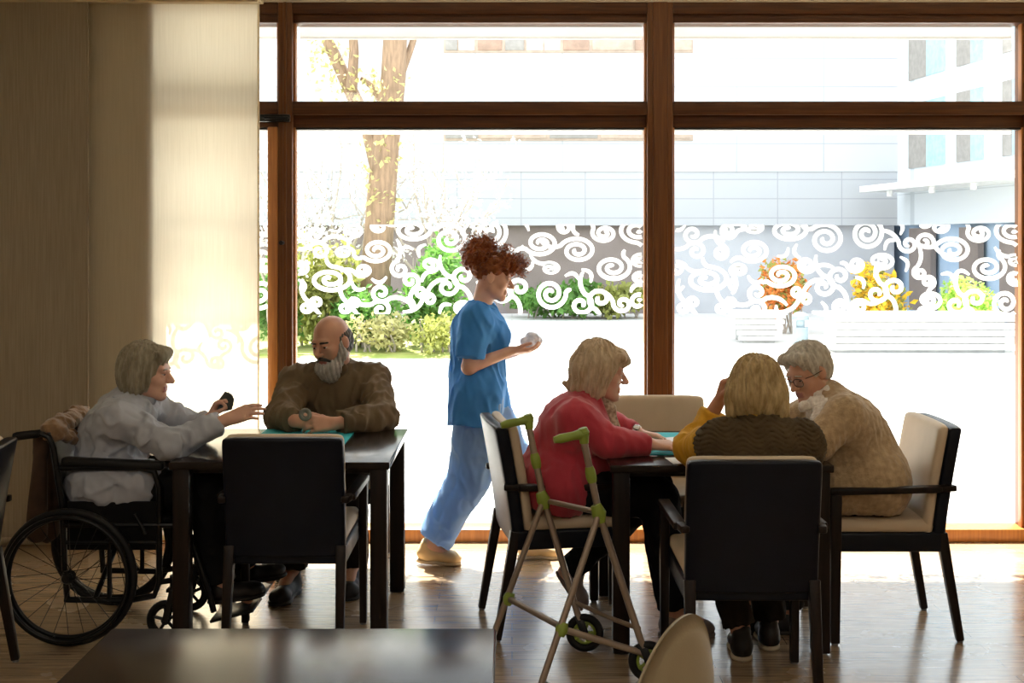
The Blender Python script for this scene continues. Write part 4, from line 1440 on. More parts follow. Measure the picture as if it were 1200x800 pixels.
def cloth(parent, name, prims, m, amp=0.004, f=42, seed=1, st=(1, 1, 0.6), h=0.006):
    def fold(P):
        a = snoise(P, f * 1.3, seed, st)
        b_ = 1 - 1.6 * np.abs(snoise(P, f * 1.9, seed + 7, st))
        return amp * 0.75 * a - amp * 1.0 * np.clip(b_, -0.3, 1) + amp * 0.25 * snoise(P, f * 4.2, seed + 9, st)
    return sdf_obj(name, prims, m, parent, h, fold)


def sleeves(J, S, r, k=0.02, frac=0.93, upper_only=False):
    sh, el, wr = J['sh' + S], J['el' + S], J['wr' + S]
    yoke = [K(sh, J['shL'] * 0.5 + J['shR'] * 0.5, r[0], r[0], 0.04)]
    if upper_only:
        e = sh + (el - sh) * frac
        return yoke + [K(sh, e, r[0], r[1], k, True)]
    e = el + (wr - el) * frac
    return yoke + [K(sh, el, r[0], r[1], k), K(el, e, r[1], r[2], k, True)]


def legs(J, S, r, k=0.03, frac=0.97):
    a = J['kn' + S] + (J['an' + S] - J['kn' + S]) * frac
    return [K(J['hip' + S], J['kn' + S], r[0], r[1], k), K(J['kn' + S], a, r[1] * 0.98, r[2], k, True)]


def v(*a): return np.array(a, float)


def hairfn(c, A_, s, n=26, amp=0.0035, seed=1, fine=0.002):
    """Locks: grooves running down from the crown, plus fine strands."""
    def f(P):
        l = (P - c) @ A_ / s
        th = np.arctan2(l[..., 0], l[..., 1] + 0.02)
        w = snoise(P, 22, seed)
        return amp * np.sin(th * n + 2.2 * w + 14 * l[..., 2]) + fine * np.sin(th * n * 3.1 + 3 * w + 9 * l[..., 2]) + 0.003 * snoise(P, 45, seed + 3)
    return f


def strands(name, parent, m, roots, n, ln, r, seed, curl=0.012, turns=3.0, rad=0.0011, down=0.0):
    """Loose single hairs: thin curled tubes that start on the hair surface and fly outward."""
    rs = np.random.RandomState(seed)
    mb_ = MB()
    for i in range(n):
        p, d = roots[rs.randint(len(roots))]
        d = nrmv(d + rs.normal(size=3) * 0.5 + v(0, 0, -down))
        u = nrmv(np.cross(d, rs.normal(size=3)))
        w = np.cross(d, u)
        l = ln * rs.uniform(0.5, 1.4)
        k = 9
        cu = curl * rs.uniform(0.5, 1.3)
        ph = rs.rand() * 6.3
        mb_.tube([p + d * l * j / k + cu * (j / k) ** 0.5 * (u * math.cos(ph + turns * 2 * PI * j / k / 1.6) + w * math.sin(ph + turns * 2 * PI * j / k / 1.6)) for j in range(k + 1)], rad, 4)
    o = mb_.build(name, m, parent, True)
    o['kind'] = 'stuff'
    return o


# ---- 1 the woman in the wheelchair, facing +x
J = dict(face=v(1, -0.06, -0.10), head=v(-1.535, 5.20, 1.062), neck=v(-1.585, 5.20, 0.955), chest=v(-1.625, 5.20, 0.84),
         shR=v(-1.605, 5.045, 0.888), shL=v(-1.575, 5.355, 0.885), elR=v(-1.375, 5.00, 0.785), elL=v(-1.39, 5.42, 0.79), wrR=v(-1.17, 5.085, 0.880), wrL=v(-1.295, 5.305, 0.850),
         hipR=v(-1.68, 5.11, 0.60), hipL=v(-1.68, 5.29, 0.60), knR=v(-1.255, 5.08, 0.585), knL=v(-1.245, 5.30, 0.59), anR=v(-1.20, 5.075, 0.21), anL=v(-1.16, 5.33, 0.21), toeR=v(-1.08, 5.07, 0.15), toeL=v(-1.04, 5.33, 0.16))
o, A_, c = person('person', 'grey-haired woman in a pale grey shirt sitting in the wheelchair', (-1.68, 5.2, 0), J,
                  dict(d=v(0.5, -0.15, 0.85), pd=v(0.8, -0.2, -0.4), td=v(0, -1, 0.2), curl=(0.8, 0.9, 0.6), thumb=0.8), dict(d=v(1, -0.02, 0.36), pd=v(0.1, 0.75, -0.65), td=v(0, 0.6, 0.8), curl=(0.28, 0.30, 0.2), spread=0.05, thumb=0.7), M['skin_a'], 0.94, 0.95)
P1 = o
q = [K(v(-1.69, 5.12, 0.60), v(-1.69, 5.28, 0.60), 0.115, k=0.05), K(v(-1.70, 5.20, 0.64), v(-1.64, 5.20, 0.85), 0.135, 0.13, 0.06), K(v(-1.63, 5.08, 0.86), v(-1.61, 5.32, 0.86), 0.085, k=0.06), K(v(-1.665, 5.15, 0.79), v(-1.665, 5.25, 0.79), 0.12, k=0.05),
     K(v(-1.60, 5.2, 0.90), v(-1.585, 5.2, 0.955), 0.085, 0.06, 0.04)]
q += sleeves(J, 'R', (0.068, 0.058, 0.042), 0.03, 0.88) + sleeves(J, 'L', (0.068, 0.058, 0.042), 0.03, 0.80)
q += [K(v(-1.69, 5.10, 0.615), v(-1.53, 5.08, 0.605), 0.135, 0.112, 0.05), H(v(0, 0, 0.545), v(0, 0, -1))]
cloth(o, 'shirt', q, M['shirt_p'], 0.008, 36, 11, (1, 1, 0.7))
q = [K(v(-1.59, 5.20, 0.945), v(-1.56, 5.20, 0.985), 0.068, 0.060, 0.01, True), K(v(-1.565, 5.19, 0.955), v(-1.515, 5.185, 0.945), 0.045, 0.022, 0.02)]
cloth(o, 'collar', q, M['shirt_p'], 0.002, 60, 3)
q = [K(J['hipL'], J['hipR'], 0.11, k=0.04)] + legs(J, 'L', (0.10, 0.078, 0.068)) + legs(J, 'R', (0.10, 0.078, 0.068))
cloth(o, 'trousers', q, M['trous_k'], 0.005, 32, 5)
shoe(o, (-1.245, 5.075, 0.125), (-1.01, 5.07, 0.16), M['shoe_d'], M['shoe_d'])
shoe(o, (-1.205, 5.33, 0.125), (-0.97, 5.33, 0.17), M['shoe_d'], M['shoe_d'])
s_ = 0.95
def p(x, y, z): return L(c, A_, s_, (x, y, z))
q = [E(p(0, -0.022, 0.042), np.array((0.090, 0.106, 0.096)) * s_, A_, 0.02), E(p(0, -0.060, -0.010), np.array((0.086, 0.072, 0.085)) * s_, A_, 0.03), E(p(-0.062, -0.020, -0.025), np.array((0.034, 0.064, 0.072)) * s_, A_, 0.03),
     E(p(0.062, -0.020, -0.025), np.array((0.034, 0.064, 0.072)) * s_, A_, 0.03), K(p(-0.05, 0.062, 0.088), p(0.05, 0.070, 0.085), 0.026, k=0.03), E(p(0, -0.065, -0.07), np.array((0.06, 0.035, 0.04)) * s_, A_, 0.03),
     E(p(0, 0.150, -0.025), np.array((0.078, 0.092, 0.098)) * s_, A_, 0.012, 's')]
sdf_obj('hair', q, M['hair_grey'], o, 0.0045, hairfn(c, A_, s_, 20, 0.004, 4))
q = [K(p(-0.046, 0.091, 0.022), p(-0.018, 0.097, 0.025), 0.0035, 0.003, 0.004)]
sdf_obj('eyebrow', q, M['hair_grey'], o, 0.003)
q = [K(p(0.046, 0.091, 0.022), p(0.018, 0.097, 0.025), 0.0035, 0.003, 0.004)]
sdf_obj('eyebrow', q, M['hair_grey'], o, 0.003)
# the fan of cards in her left hand
cd = empty('playing_cards', (-1.25, 5.27, 0.915), 'dark fan of playing cards held up in the left hand of the wheelchair user', 'cards')
for k in range(5):
    m = MB().box((-0.0005, -0.028, -0.042), (0.0005, 0.028, 0.042), 0.0004, 1)
    a = math.radians(-28 + 14 * k)
    Rm = np.array(Matrix.Rotation(0.95, 3, 'Y')) @ np.array(Matrix.Rotation(0.75, 3, 'Z')) @ np.array(Matrix.Rotation(a, 3, 'X'))
    m.V = [(vv + [0.0012 * k, 0, 0.03]) @ Rm.T + v(-1.25, 5.272, 0.905) for vv in m.V]
    m.build('card', M['dark_card'], cd)

# ---- 2 the bearded man behind the left table, facing the camera and turned to his right
J = dict(face=v(-0.50, -0.84, -0.24), headup=v(-0.10, 0, 1), head=v(-0.858, 5.885, 1.130), neck=v(-0.85, 5.965, 1.00), chest=v(-0.855, 6.00, 0.87),
         shR=v(-1.035, 5.985, 0.935), shL=v(-0.675, 5.985, 0.935), elR=v(-1.075, 5.755, 0.800), elL=v(-0.60, 5.745, 0.797), wrR=v(-0.985, 5.60, 0.797), wrL=v(-0.80, 5.565, 0.790),
         hipR=v(-0.955, 6.05, 0.585), hipL=v(-0.765, 6.05, 0.585), knR=v(-0.99, 5.62, 0.56), knL=v(-0.73, 5.62, 0.56), anR=v(-1.01, 5.66, 0.115), anL=v(-0.745, 5.74, 0.115), toeR=v(-1.03, 5.55, 0.05), toeL=v(-0.74, 5.62, 0.05))
o, A_, c = person('person', 'bald bearded man in an olive brown shirt sitting behind the left table', (-0.86, 6.05, 0), J,
                  dict(d=v(-0.95, -0.25, 0.02), pd=v(-0.1, 0.75, -0.5), td=v(0, 0.3, 1), curl=(0.45, 0.55, 0.4), spread=0.06, thumb=0.6), dict(d=v(0.85, -0.45, 0.12), pd=v(0.3, 0.6, -0.6), td=v(0, 0.2, 1), curl=(0.55, 0.7, 0.5), spread=0.06, thumb=0.5), M['skin_b'], 1.0, 1.02, 1.08, 1.0, 0.056)
P2 = o
q = [K(v(-0.955, 6.06, 0.62), v(-0.765, 6.06, 0.62), 0.13, k=0.05), K(v(-0.86, 6.06, 0.66), v(-0.855, 6.0, 0.87), 0.165, 0.15, 0.06), K(v(-0.98, 6.0, 0.885), v(-0.73, 6.0, 0.885), 0.105, k=0.06), K(v(-0.855, 5.97, 0.95), v(-0.85, 5.965, 1.0), 0.095, 0.068, 0.05)]
q += sleeves(J, 'R', (0.078, 0.066, 0.052), 0.03, 0.86) + sleeves(J, 'L', (0.078, 0.066, 0.052), 0.03, 0.86) + [H(v(0, 0, 0.515), v(0, 0, -1))]
cloth(o, 'shirt', q, M['shirt_o'], 0.009, 38, 15, (1, 1, 0.45))
q = [K(v(-0.85, 5.965, 0.985), v(-0.853, 5.955, 1.032), 0.076, 0.070, 0.01, True), K(v(-0.90, 5.895, 1.005), v(-0.875, 5.872, 0.955), 0.020, 0.012, 0.01), K(v(-0.80, 5.895, 1.005), v(-0.835, 5.870, 0.955), 0.020, 0.012, 0.01)]
cloth(o, 'collar', q, M['shirt_o'], 0.002, 60, 3)
q = [K(J['hipL'], J['hipR'], 0.11, k=0.04)] + legs(J, 'L', (0.10, 0.080, 0.070)) + legs(J, 'R', (0.10, 0.080, 0.070))
cloth(o, 'trousers', q, M['trous_b'], 0.005, 32, 5)
shoe(o, (-1.00, 5.72, 0.0), (-1.04, 5.45, 0.0), M['shoe_d'], M['shoe_d'], 1.08)
shoe(o, (-0.745, 5.80, 0.0), (-0.735, 5.53, 0.0), M['shoe_d'], M['shoe_d'], 1.08)
s_ = 1.02
def p(x, y, z): return L(c, A_, s_, (x, y, z))
q = [E(p(0, -0.030, 0.005), np.array((0.083, 0.082, 0.074)) * s_, A_, 0.02), E(p(0, -0.05, -0.03), np.array((0.070, 0.052, 0.055)) * s_, A_, 0.02), E(p(0, 0.150, 0.02), np.array((0.13, 0.122, 0.2)) * s_, A_, 0.015, 's'), E(p(0, 0.0, 0.125), np.array((0.098, 0.105, 0.070)) * s_, A_, 0.015, 's'),
     E(p(0.080, -0.004, -0.008), np.array((0.02, 0.02, 0.034)) * s_, A_, 0.006, 's'), E(p(-0.080, -0.004, -0.008), np.array((0.02, 0.02, 0.034)) * s_, A_, 0.006, 's')]
sdf_obj('hair', q, M['hair_dark'], o, 0.004, hairfn(c, A_, s_, 30, 0.0015, 2, 0.001))
q = [E(p(0, 0.062, -0.112), np.array((0.060, 0.046, 0.052)) * s_, A_, 0.03), K(p(-0.064, 0.022, -0.05), p(-0.069, 0.016, 0.005), 0.013, 0.008, 0.02), K(p(0.064, 0.022, -0.05), p(0.069, 0.016, 0.005), 0.013, 0.008, 0.02), K(p(-0.060, 0.018, -0.052), p(-0.030, 0.065, -0.105), 0.024, 0.026, 0.03), K(p(0.060, 0.018, -0.052), p(0.030, 0.065, -0.105), 0.024, 0.026, 0.03),
     E(p(0, 0.055, -0.150), np.array((0.042, 0.034, 0.030)) * s_, A_, 0.03), E(p(0, 0.112, -0.062), np.array((0.022, 0.030, 0.012)) * s_, A_, 0.008, 's')]
sdf_obj('beard', q, M['beard'], o, 0.004, hairfn(c, A_, s_, 34, 0.0025, 6, 0.0018))
q = [K(p(0.0, 0.103, -0.047), p(-0.036, 0.083, -0.066), 0.0095, 0.007, 0.006), K(p(0.0, 0.103, -0.047), p(0.036, 0.083, -0.066), 0.0095, 0.007, 0.006)]
sdf_obj('moustache', q, M['mous'], o, 0.003, lambda P: 0.001 * snoise(P, 300, 3))
for sx in (-1, 1):
    sdf_obj('eyebrow', [K(p(sx * 0.050, 0.083, 0.022), p(sx * 0.016, 0.096, 0.023), 0.0045, 0.005, 0.004)], M['mous'], o, 0.003)
rg = tag(MB().torus((-0.925, 5.535, 0.835), (0.25, -0.9, 0.35), 0.021, 0.0085, 30, 10).torus((-0.925, 5.540, 0.835), (0.35, -0.8, 0.5), 0.014, 0.006, 24, 8).build('ring', M['fw'] if 'fw' in M else mat('grey green rubber', (0.22, 0.22, 0.18), 0.5), None, True), 'small grey ring held in the hands of the bearded man', 'ring')

# ---- 3 the nurse walking past the window, facing +x
J = dict(face=v(0.95, -0.02, -0.24), head=v(-0.098, 6.22, 1.430), neck=v(-0.150, 6.22, 1.295), chest=v(-0.165, 6.22, 1.14),
         shR=v(-0.180, 6.075, 1.235), shL=v(-0.145, 6.365, 1.235), elR=v(-0.210, 6.035, 0.995), elL=v(-0.165, 6.415, 0.985), wrR=v(-0.005, 6.14, 1.065), wrL=v(0.015, 6.305, 1.045),
         hipR=v(-0.160, 6.135, 0.80), hipL=v(-0.135, 6.305, 0.80), knR=v(-0.215, 6.15, 0.425), knL=v(0.030, 6.30, 0.43), anR=v(-0.405, 6.16, 0.10), anL=v(0.085, 6.29, 0.085), toeR=v(-0.31, 6.16, 0.04), toeL=v(0.19, 6.29, 0.04))
o, A_, c = person('person', 'nurse in blue scrubs with red curly hair in a bun walking past the window', (-0.16, 6.22, 0), J,
                  dict(d=v(0.92, -0.28, 0.12), pd=v(0.1, -0.25, 0.95), td=v(0, 1, 0.3), curl=(0.30, 0.35, 0.3), spread=0.08, thumb=0.4), dict(d=v(0.95, 0.12, -0.02), pd=v(0.15, 0.35, 0.9), td=v(0, -0.6, 0.8), curl=(0.35, 0.35, 0.3), spread=0.10, thumb=0.1), M['skin_a'], 0.92, 0.93, 0.95)
P3 = o
q = [K(v(-0.17, 6.12, 1.17), v(-0.165, 6.32, 1.17), 0.098, k=0.06), K(v(-0.17, 6.22, 1.15), v(-0.175, 6.22, 0.93), 0.138, 0.140, 0.05), K(v(-0.17, 6.13, 0.90), v(-0.17, 6.31, 0.90), 0.105, k=0.05), K(v(-0.17, 6.13, 0.82), v(-0.15, 6.31, 0.80), 0.112, k=0.05),
     K(v(-0.175, 6.14, 0.86), v(-0.180, 6.12, 0.70), 0.120, 0.135, 0.04, True), K(v(-0.145, 6.31, 0.86), v(-0.135, 6.32, 0.71), 0.118, 0.138, 0.04, True), K(v(-0.155, 6.22, 1.24), v(-0.15, 6.22, 1.275), 0.085, 0.062, 0.04, True), E(v(-0.085, 6.22, 1.13), (0.075, 0.10, 0.075), None, 0.05)]
q += sleeves(J, 'R', (0.070, 0.080), 0.03, 0.82, True) + sleeves(J, 'L', (0.070, 0.080), 0.03, 0.82, True)
tn = cloth(o, 'tunic', q, M['scrub'], 0.006, 30, 21, (1, 1, 0.45))
q = [K(v(-0.185, 6.005, 0.79), v(-0.235, 6.0, 0.79), 0.02, 0.02, 0.01), K(v(-0.185, 6.005, 0.79), v(-0.185, 6.005, 0.87), 0.018, 0.018, 0.01)]
MB().torus((-0.140, 6.222, 1.285), (0.35, 0, 1), 0.064, 0.007, 32, 8).build('neckband', M['scrub'], tn, True)
tr = v(-0.415, 6.16, 0.09)
q = [K(J['hipL'], J['hipR'], 0.100, k=0.04), K(J['hipR'] + v(0, 0, 0.02), J['knR'] + v(0.005, 0, 0.02), 0.122, 0.104, 0.03), K(J['knR'] + v(0.005, 0, 0.02), v(-0.385, 6.16, 0.130), 0.104, 0.088, 0.03, True),
     K(J['hipL'], J['knL'], 0.104, 0.100, 0.03), K(J['knL'], v(0.085, 6.29, 0.09), 0.098, 0.092, 0.03, True)]
cloth(o, 'trousers', q, M['scrub_t'], 0.006, 30, 23, (1, 1, 0.6))
shoe(o, (-0.475, 6.16, 0.015), (-0.255, 6.16, 0.0), M['cream_shoe'], M['shoe_sole'], 1.0, 0.06)
shoe(o, (0.03, 6.29, 0.0), (0.255, 6.29, 0.0), M['cream_shoe'], M['shoe_sole'], 1.0, 0.06)
s_ = 0.93
def p(x, y, z): return L(c, A_, s_, (x, y, z))
def curls(P):
    return 0.008 * snoise(P, 120, 31) + 0.006 * snoise(P, 210, 33) + 0.004 * snoise(P, 60, 5)
q = [E(p(0, -0.012, 0.048), np.array((0.084, 0.098, 0.076)) * s_, A_, 0.02), E(p(0, 0.055, 0.092), np.array((0.074, 0.058, 0.046)) * s_, A_, 0.03), E(p(0, 0.100, 0.072), np.array((0.064, 0.042, 0.034)) * s_, A_, 0.02), E(p(0, -0.062, 0.045), np.array((0.072, 0.055, 0.07)) * s_, A_, 0.03),
     E(p(0, -0.100, 0.105), np.array((0.080, 0.066, 0.088)) * s_, A_, 0.012), E(p(0, -0.075, 0.150), np.array((0.058, 0.048, 0.046)) * s_, A_, 0.015), E(p(0, -0.140, 0.070), np.array((0.055, 0.042, 0.060)) * s_, A_, 0.015), E(p(0, 0.120, -0.03), np.array((0.085, 0.085, 0.075)) * s_, A_, 0.012, 's')]
hr = sdf_obj('hair', q, M['hair_red'], o, 0.004, curls)
roots = []
rs = np.random.RandomState(5)
for _ in range(500):
    w = rs.randint(3)
    d = nrmv(rs.normal(size=3))
    cc, rr_ = ((p(0, -0.102, 0.110), 0.075), (p(0, 0.03, 0.085), 0.075), (p(0, 0.10, 0.075), 0.045))[w]
    if w == 1 and (A_.T @ d)[2] < 0.1:
        continue
    if w == 2 and ((A_.T @ d)[1] < 0 or (A_.T @ d)[2] < -0.5):
        continue
    roots.append((cc + d * rr_, d))
strands('loose_curls', hr, M['hair_red'], roots, 700, 0.036, 0.0, 7, 0.008, 2.2, 0.0011)
MB().torus(p(0, -0.072, 0.085), A_ @ v(0, -0.9, 0.4), 0.030, 0.009, 24, 8).build('hair_tie', M['trous_k'], hr, True)
for sx in (-1, 1):
    sdf_obj('eyebrow', [K(p(sx * 0.046, 0.089, 0.022), p(sx * 0.016, 0.096, 0.025), 0.003, 0.0032, 0.004)], M['hair_red'], o, 0.003)
q = [K(v(0.075, 6.19, 1.10), v(0.125, 6.25, 1.105), 0.032, 0.028, 0.02), E(v(0.10, 6.215, 1.125), (0.038, 0.034, 0.026), None, 0.015)]
M['wrap'] = mat('crumpled translucent wrapper', (0.80, 0.80, 0.84), 0.25, col2=(0.55, 0.56, 0.62), vscale=40, trans=0.4, bump=0.6, bscale=90)
tag(sdf_obj('medicine_wrapper', q, M['wrap'], None, 0.005, lambda P: 0.004 * snoise(P, 140, 2)), 'crumpled pale wrapper held in the cupped hands of the nurse', 'wrapper')

# ---- 4 the woman in red at the left end of the right table, facing +x
J = dict(face=v(1, -0.03, -0.14), head=v(0.372, 5.20, 1.062), neck=v(0.318, 5.20, 0.95), chest=v(0.262, 5.20, 0.83),
         shR=v(0.262, 5.04, 0.885), shL=v(0.285, 5.36, 0.885), elR=v(0.395, 5.01, 0.795), elL=v(0.43, 5.40, 0.800), wrR=v(0.565, 5.05, 0.783), wrL=v(0.545, 5.30, 0.786),
         hipR=v(0.20, 5.11, 0.59), hipL=v(0.20, 5.29, 0.59), knR=v(0.60, 5.08, 0.555), knL=v(0.60, 5.29, 0.555), anR=v(0.655, 5.06, 0.10), anL=v(0.235, 5.32, 0.185), toeR=v(0.77, 5.06, 0.05), toeL=v(0.285, 5.32, 0.09))
o, A_, c = person('person', 'woman with pale blonde hair in a raspberry red cardigan, at the right table', (0.2, 5.2, 0), J,
                  dict(d=v(0.9, -0.35, -0.06), pd=v(0, -0.1, -1), td=v(0, -1, 0.2), curl=(0.35, 0.5, 0.3), spread=0.05, thumb=0.4), dict(d=v(1, 0.05, -0.05), pd=v(0, 0.3, -1), td=v(0, 1, 0.2), curl=(0.45, 0.6, 0.4), spread=0.05, thumb=0.5), M['skin_a'], 0.92, 0.96)
P4 = o
q = [K(v(0.19, 5.10, 0.60), v(0.19, 5.30, 0.60), 0.145, k=0.05), K(v(0.195, 5.20, 0.64), v(0.255, 5.20, 0.82), 0.160, 0.150, 0.06), K(v(0.265, 5.08, 0.845), v(0.275, 5.32, 0.845), 0.100, k=0.06), K(v(0.27, 5.2, 0.88), v(0.315, 5.2, 0.945), 0.098, 0.066, 0.05), E(v(0.33, 5.2, 0.72), (0.12, 0.15, 0.13), None, 0.06)]
q += sleeves(J, 'R', (0.076, 0.066, 0.046), 0.03, 0.93) + sleeves(J, 'L', (0.076, 0.066, 0.046), 0.03, 0.86) + [H(v(0, 0, 0.535), v(-0.15, 0, -1))]
cloth(o, 'cardigan', q, M['red_knit'], 0.005, 28, 31, (1, 1, 0.7))
q = [K(v(0.312, 5.2, 0.935), v(0.338, 5.2, 0.985), 0.068, 0.060, 0.01, True), K(v(0.35, 5.2, 0.955), v(0.405, 5.2, 0.91), 0.035, 0.030, 0.02), K(v(0.395, 5.2, 0.91), v(0.43, 5.2, 0.80), 0.03, 0.03, 0.02)]
cloth(o, 'blouse', q, M['blouse'], 0.003, 60, 3)
q = [K(J['hipL'], J['hipR'], 0.112, k=0.04)] + legs(J, 'L', (0.10, 0.082, 0.055)) + legs(J, 'R', (0.10, 0.082, 0.062))
cloth(o, 'trousers', q, M['trous_k'], 0.005, 32, 5)
shoe(o, (0.185, 5.32, 0.185), (0.295, 5.32, 0.022), M['shoe_gp'], M['shoe_gp'], 0.95, 0.05, up=(0.7, 0, 0.5))
shoe(o, (0.60, 5.06, 0.0), (0.83, 5.06, 0.0), M['shoe_gp'], M['shoe_gp'], 0.95)
s_ = 0.96
def p(x, y, z): return L(c, A_, s_, (x, y, z))
q = [E(p(0, -0.020, 0.046), np.array((0.092, 0.108, 0.098)) * s_, A_, 0.02), E(p(0, -0.062, -0.015), np.array((0.088, 0.072, 0.088)) * s_, A_, 0.03), E(p(-0.064, -0.015, -0.035), np.array((0.032, 0.060, 0.080)) * s_, A_, 0.03), E(p(0.064, -0.015, -0.035), np.array((0.032, 0.060, 0.080)) * s_, A_, 0.03),
     K(p(-0.045, 0.082, 0.078), p(0.045, 0.085, 0.076), 0.024, k=0.03), K(p(-0.03, 0.108, 0.066), p(0.03, 0.108, 0.066), 0.012, k=0.02), E(p(0, -0.085, -0.080), np.array((0.075, 0.045, 0.040)) * s_, A_, 0.03), K(p(-0.02, -0.12, -0.085), p(0.0, -0.150, -0.070), 0.022, 0.012, 0.02),
     E(p(0, 0.150, -0.035), np.array((0.080, 0.088, 0.100)) * s_, A_, 0.012, 's')]
hr = sdf_obj('hair', q, M['hair_blond'], o, 0.0045, lambda P, f=hairfn(c, A_, s_, 16, 0.004, 8): f(P) + 0.004 * snoise(P, 75, 12))
for sx in (-1, 1):
    sdf_obj('eyebrow', [K(p(sx * 0.046, 0.090, 0.022), p(sx * 0.016, 0.097, 0.025), 0.003, 0.003, 0.004)], M['hair_blond'], o, 0.003)
roots = []
for _ in range(600):
    d = nrmv(rs.normal(size=3))
    l = A_.T @ d
    if l[1] > 0.55 or (l[2] < -0.2 and l[1] > 0) or l[2] < -0.75:
        continue
    roots.append((p(0, -0.03, 0.025) + A_ @ (l * np.array((0.085, 0.100, 0.112)) * s_), A_ @ nrmv(l * 0.45 + v(0, -0.35, -0.75))))
strands('loose_hair', hr, M['hair_blond'], roots, 320, 0.030, 0.0, 17, 0.008, 0.7, 0.0009, 0.5)
wt = empty('wristwatch', (0.525, 5.305, 0.79), 'small wristwatch on the left wrist of the woman in red', 'watch')
ax = nrmv(J['wrL'] - J['elL'])
wp = J['wrL'] - ax * 0.012
MB().torus(wp, ax, 0.031, 0.006, 28, 8, 1.0).build('strap', M['paper'], wt, True)
MB().lathe([(0, 0), (0.015, 0), (0.015, 0.006), (0.012, 0.008), (0, 0.008)], wp + v(-0.004, -0.020, 0.026), (0, -0.55, 0.85), 20).build('dial', M['chrome'], wt)

# ---- 5 the person in the quilted vest, seen from behind, facing +y
J = dict(face=v(0.22, 0.95, -0.16), head=v(0.905, 4.565, 1.068), neck=v(0.90, 4.50, 0.955), chest=v(0.895, 4.465, 0.85),
         shL=v(0.755, 4.48, 0.895), shR=v(1.050, 4.48, 0.895), elL=v(0.700, 4.825, 0.800), elR=v(1.10, 4.68, 0.800), wrL=v(0.800, 4.80, 0.985), wrR=v(1.02, 4.93, 0.79),
         hipL=v(0.765, 4.45, 0.59), hipR=v(0.955, 4.45, 0.59), knL=v(0.76, 4.87, 0.555), knR=v(0.99, 4.87, 0.555), anL=v(0.885, 4.80, 0.11), anR=v(1.02, 4.92, 0.11), toeL=v(0.90, 4.90, 0.05), toeR=v(1.03, 5.02, 0.05))
o, A_, c = person('person', 'person with golden blonde bob in brown quilted vest and mustard sleeves, seen from behind', (0.86, 4.45, 0), J,
                  dict(d=v(0.25, -0.05, 0.95), pd=v(0.9, -0.4, -0.1), td=v(0.2, -1, 0.1), curl=(0.9, 1.1, 0.7), spread=0.02, thumb=0.8), dict(d=v(-0.3, 0.9, -0.05), pd=v(0, 0, -1), td=v(-1, 0, 0), curl=(0.3, 0.4, 0.3), spread=0.05, thumb=0.4), M['skin_b'], 0.94, 0.95)
P5 = o
q = [K(v(0.77, 4.45, 0.60), v(0.95, 4.45, 0.60), 0.13, k=0.05), K(v(0.86, 4.45, 0.64), v(0.895, 4.465, 0.83), 0.150, 0.145, 0.06), K(v(0.79, 4.47, 0.845), v(1.005, 4.47, 0.845), 0.098, k=0.06), K(v(0.84, 4.46, 0.70), v(0.92, 4.46, 0.70), 0.145, k=0.06),
     K(v(0.755, 4.485, 0.885), v(0.735, 4.54, 0.868), 0.080, 0.072, 0.04, True), K(v(1.05, 4.485, 0.885), v(1.075, 4.54, 0.862), 0.080, 0.072, 0.04, True), K(v(0.90, 4.49, 0.90), v(0.90, 4.50, 0.965), 0.088, 0.066, 0.04, True), H(v(0, 0, 0.53), v(0, 0, -1))]
def quilt(P):
    x, z = P[..., 0], P[..., 2] + 0.012 * np.sin(P[..., 0] * 60)
    row = np.sin((z + 0.05 * (P[..., 0] - 0.9) ** 2) * 2 * PI / 0.032)
    return -0.0075 * np.abs(row) ** 0.5 + 0.0015 * np.sin(P[..., 0] * 150 + 2.5 * np.round(z / 0.032)) + 0.003 * snoise(P, 30, 4)
sdf_obj('quilted_vest', q, M['vest'], o, 0.0045, quilt)
q = [K(v(0.79, 4.47, 0.86), v(0.75, 4.52, 0.878), 0.06, k=0.03), K(v(1.01, 4.47, 0.86), v(1.055, 4.50, 0.878), 0.06, k=0.03), K(v(0.89, 4.47, 0.87), v(0.9, 4.5, 0.96), 0.07, 0.06, 0.03, True)] + sleeves(J, 'L', (0.062, 0.066, 0.050), 0.03, 0.80)[1:] + sleeves(J, 'R', (0.062, 0.060, 0.046), 0.03, 0.88)[1:]
cloth(o, 'jumper', q, M['mustard'], 0.006, 36, 41)
q = [K(J['hipL'], J['hipR'], 0.112, k=0.04)] + legs(J, 'L', (0.10, 0.082, 0.062)) + legs(J, 'R', (0.10, 0.082, 0.062))
cloth(o, 'trousers', q, M['trous_b'], 0.005, 32, 5)
shoe(o, (0.883, 4.735, 0.0), (0.91, 4.975, 0.0), M['shoe_d'], M['shoe_sole'], 1.0)
shoe(o, (1.015, 4.86, 0.0), (1.04, 5.10, 0.0), M['shoe_d'], M['shoe_sole'], 1.0)
s_ = 0.95
def p(x, y, z): return L(c, A_, s_, (x, y, z))
q = [E(p(0, -0.022, 0.040), np.array((0.098, 0.108, 0.094)) * s_, A_, 0.02), E(p(0, -0.060, -0.030), np.array((0.112, 0.074, 0.085)) * s_, A_, 0.03), E(p(-0.078, -0.010, -0.045), np.array((0.034, 0.065, 0.085)) * s_, A_, 0.03), E(p(0.078, -0.010, -0.045), np.array((0.034, 0.065, 0.085)) * s_, A_, 0.03),
     K(p(-0.05, 0.07, 0.085), p(0.05, 0.07, 0.085), 0.024, k=0.03), K(p(-0.085, -0.05, -0.095), p(0.085, -0.05, -0.095), 0.032, k=0.03), E(p(0, 0.150, -0.035), np.array((0.080, 0.088, 0.100)) * s_, A_, 0.012, 's'), H(p(0, 0, -0.118), -A_[:, 2], 0.012)]
sdf_obj('hair', q, M['hair_gold'], o, 0.004, hairfn(c, A_, s_, 15, 0.005, 14, 0.003))

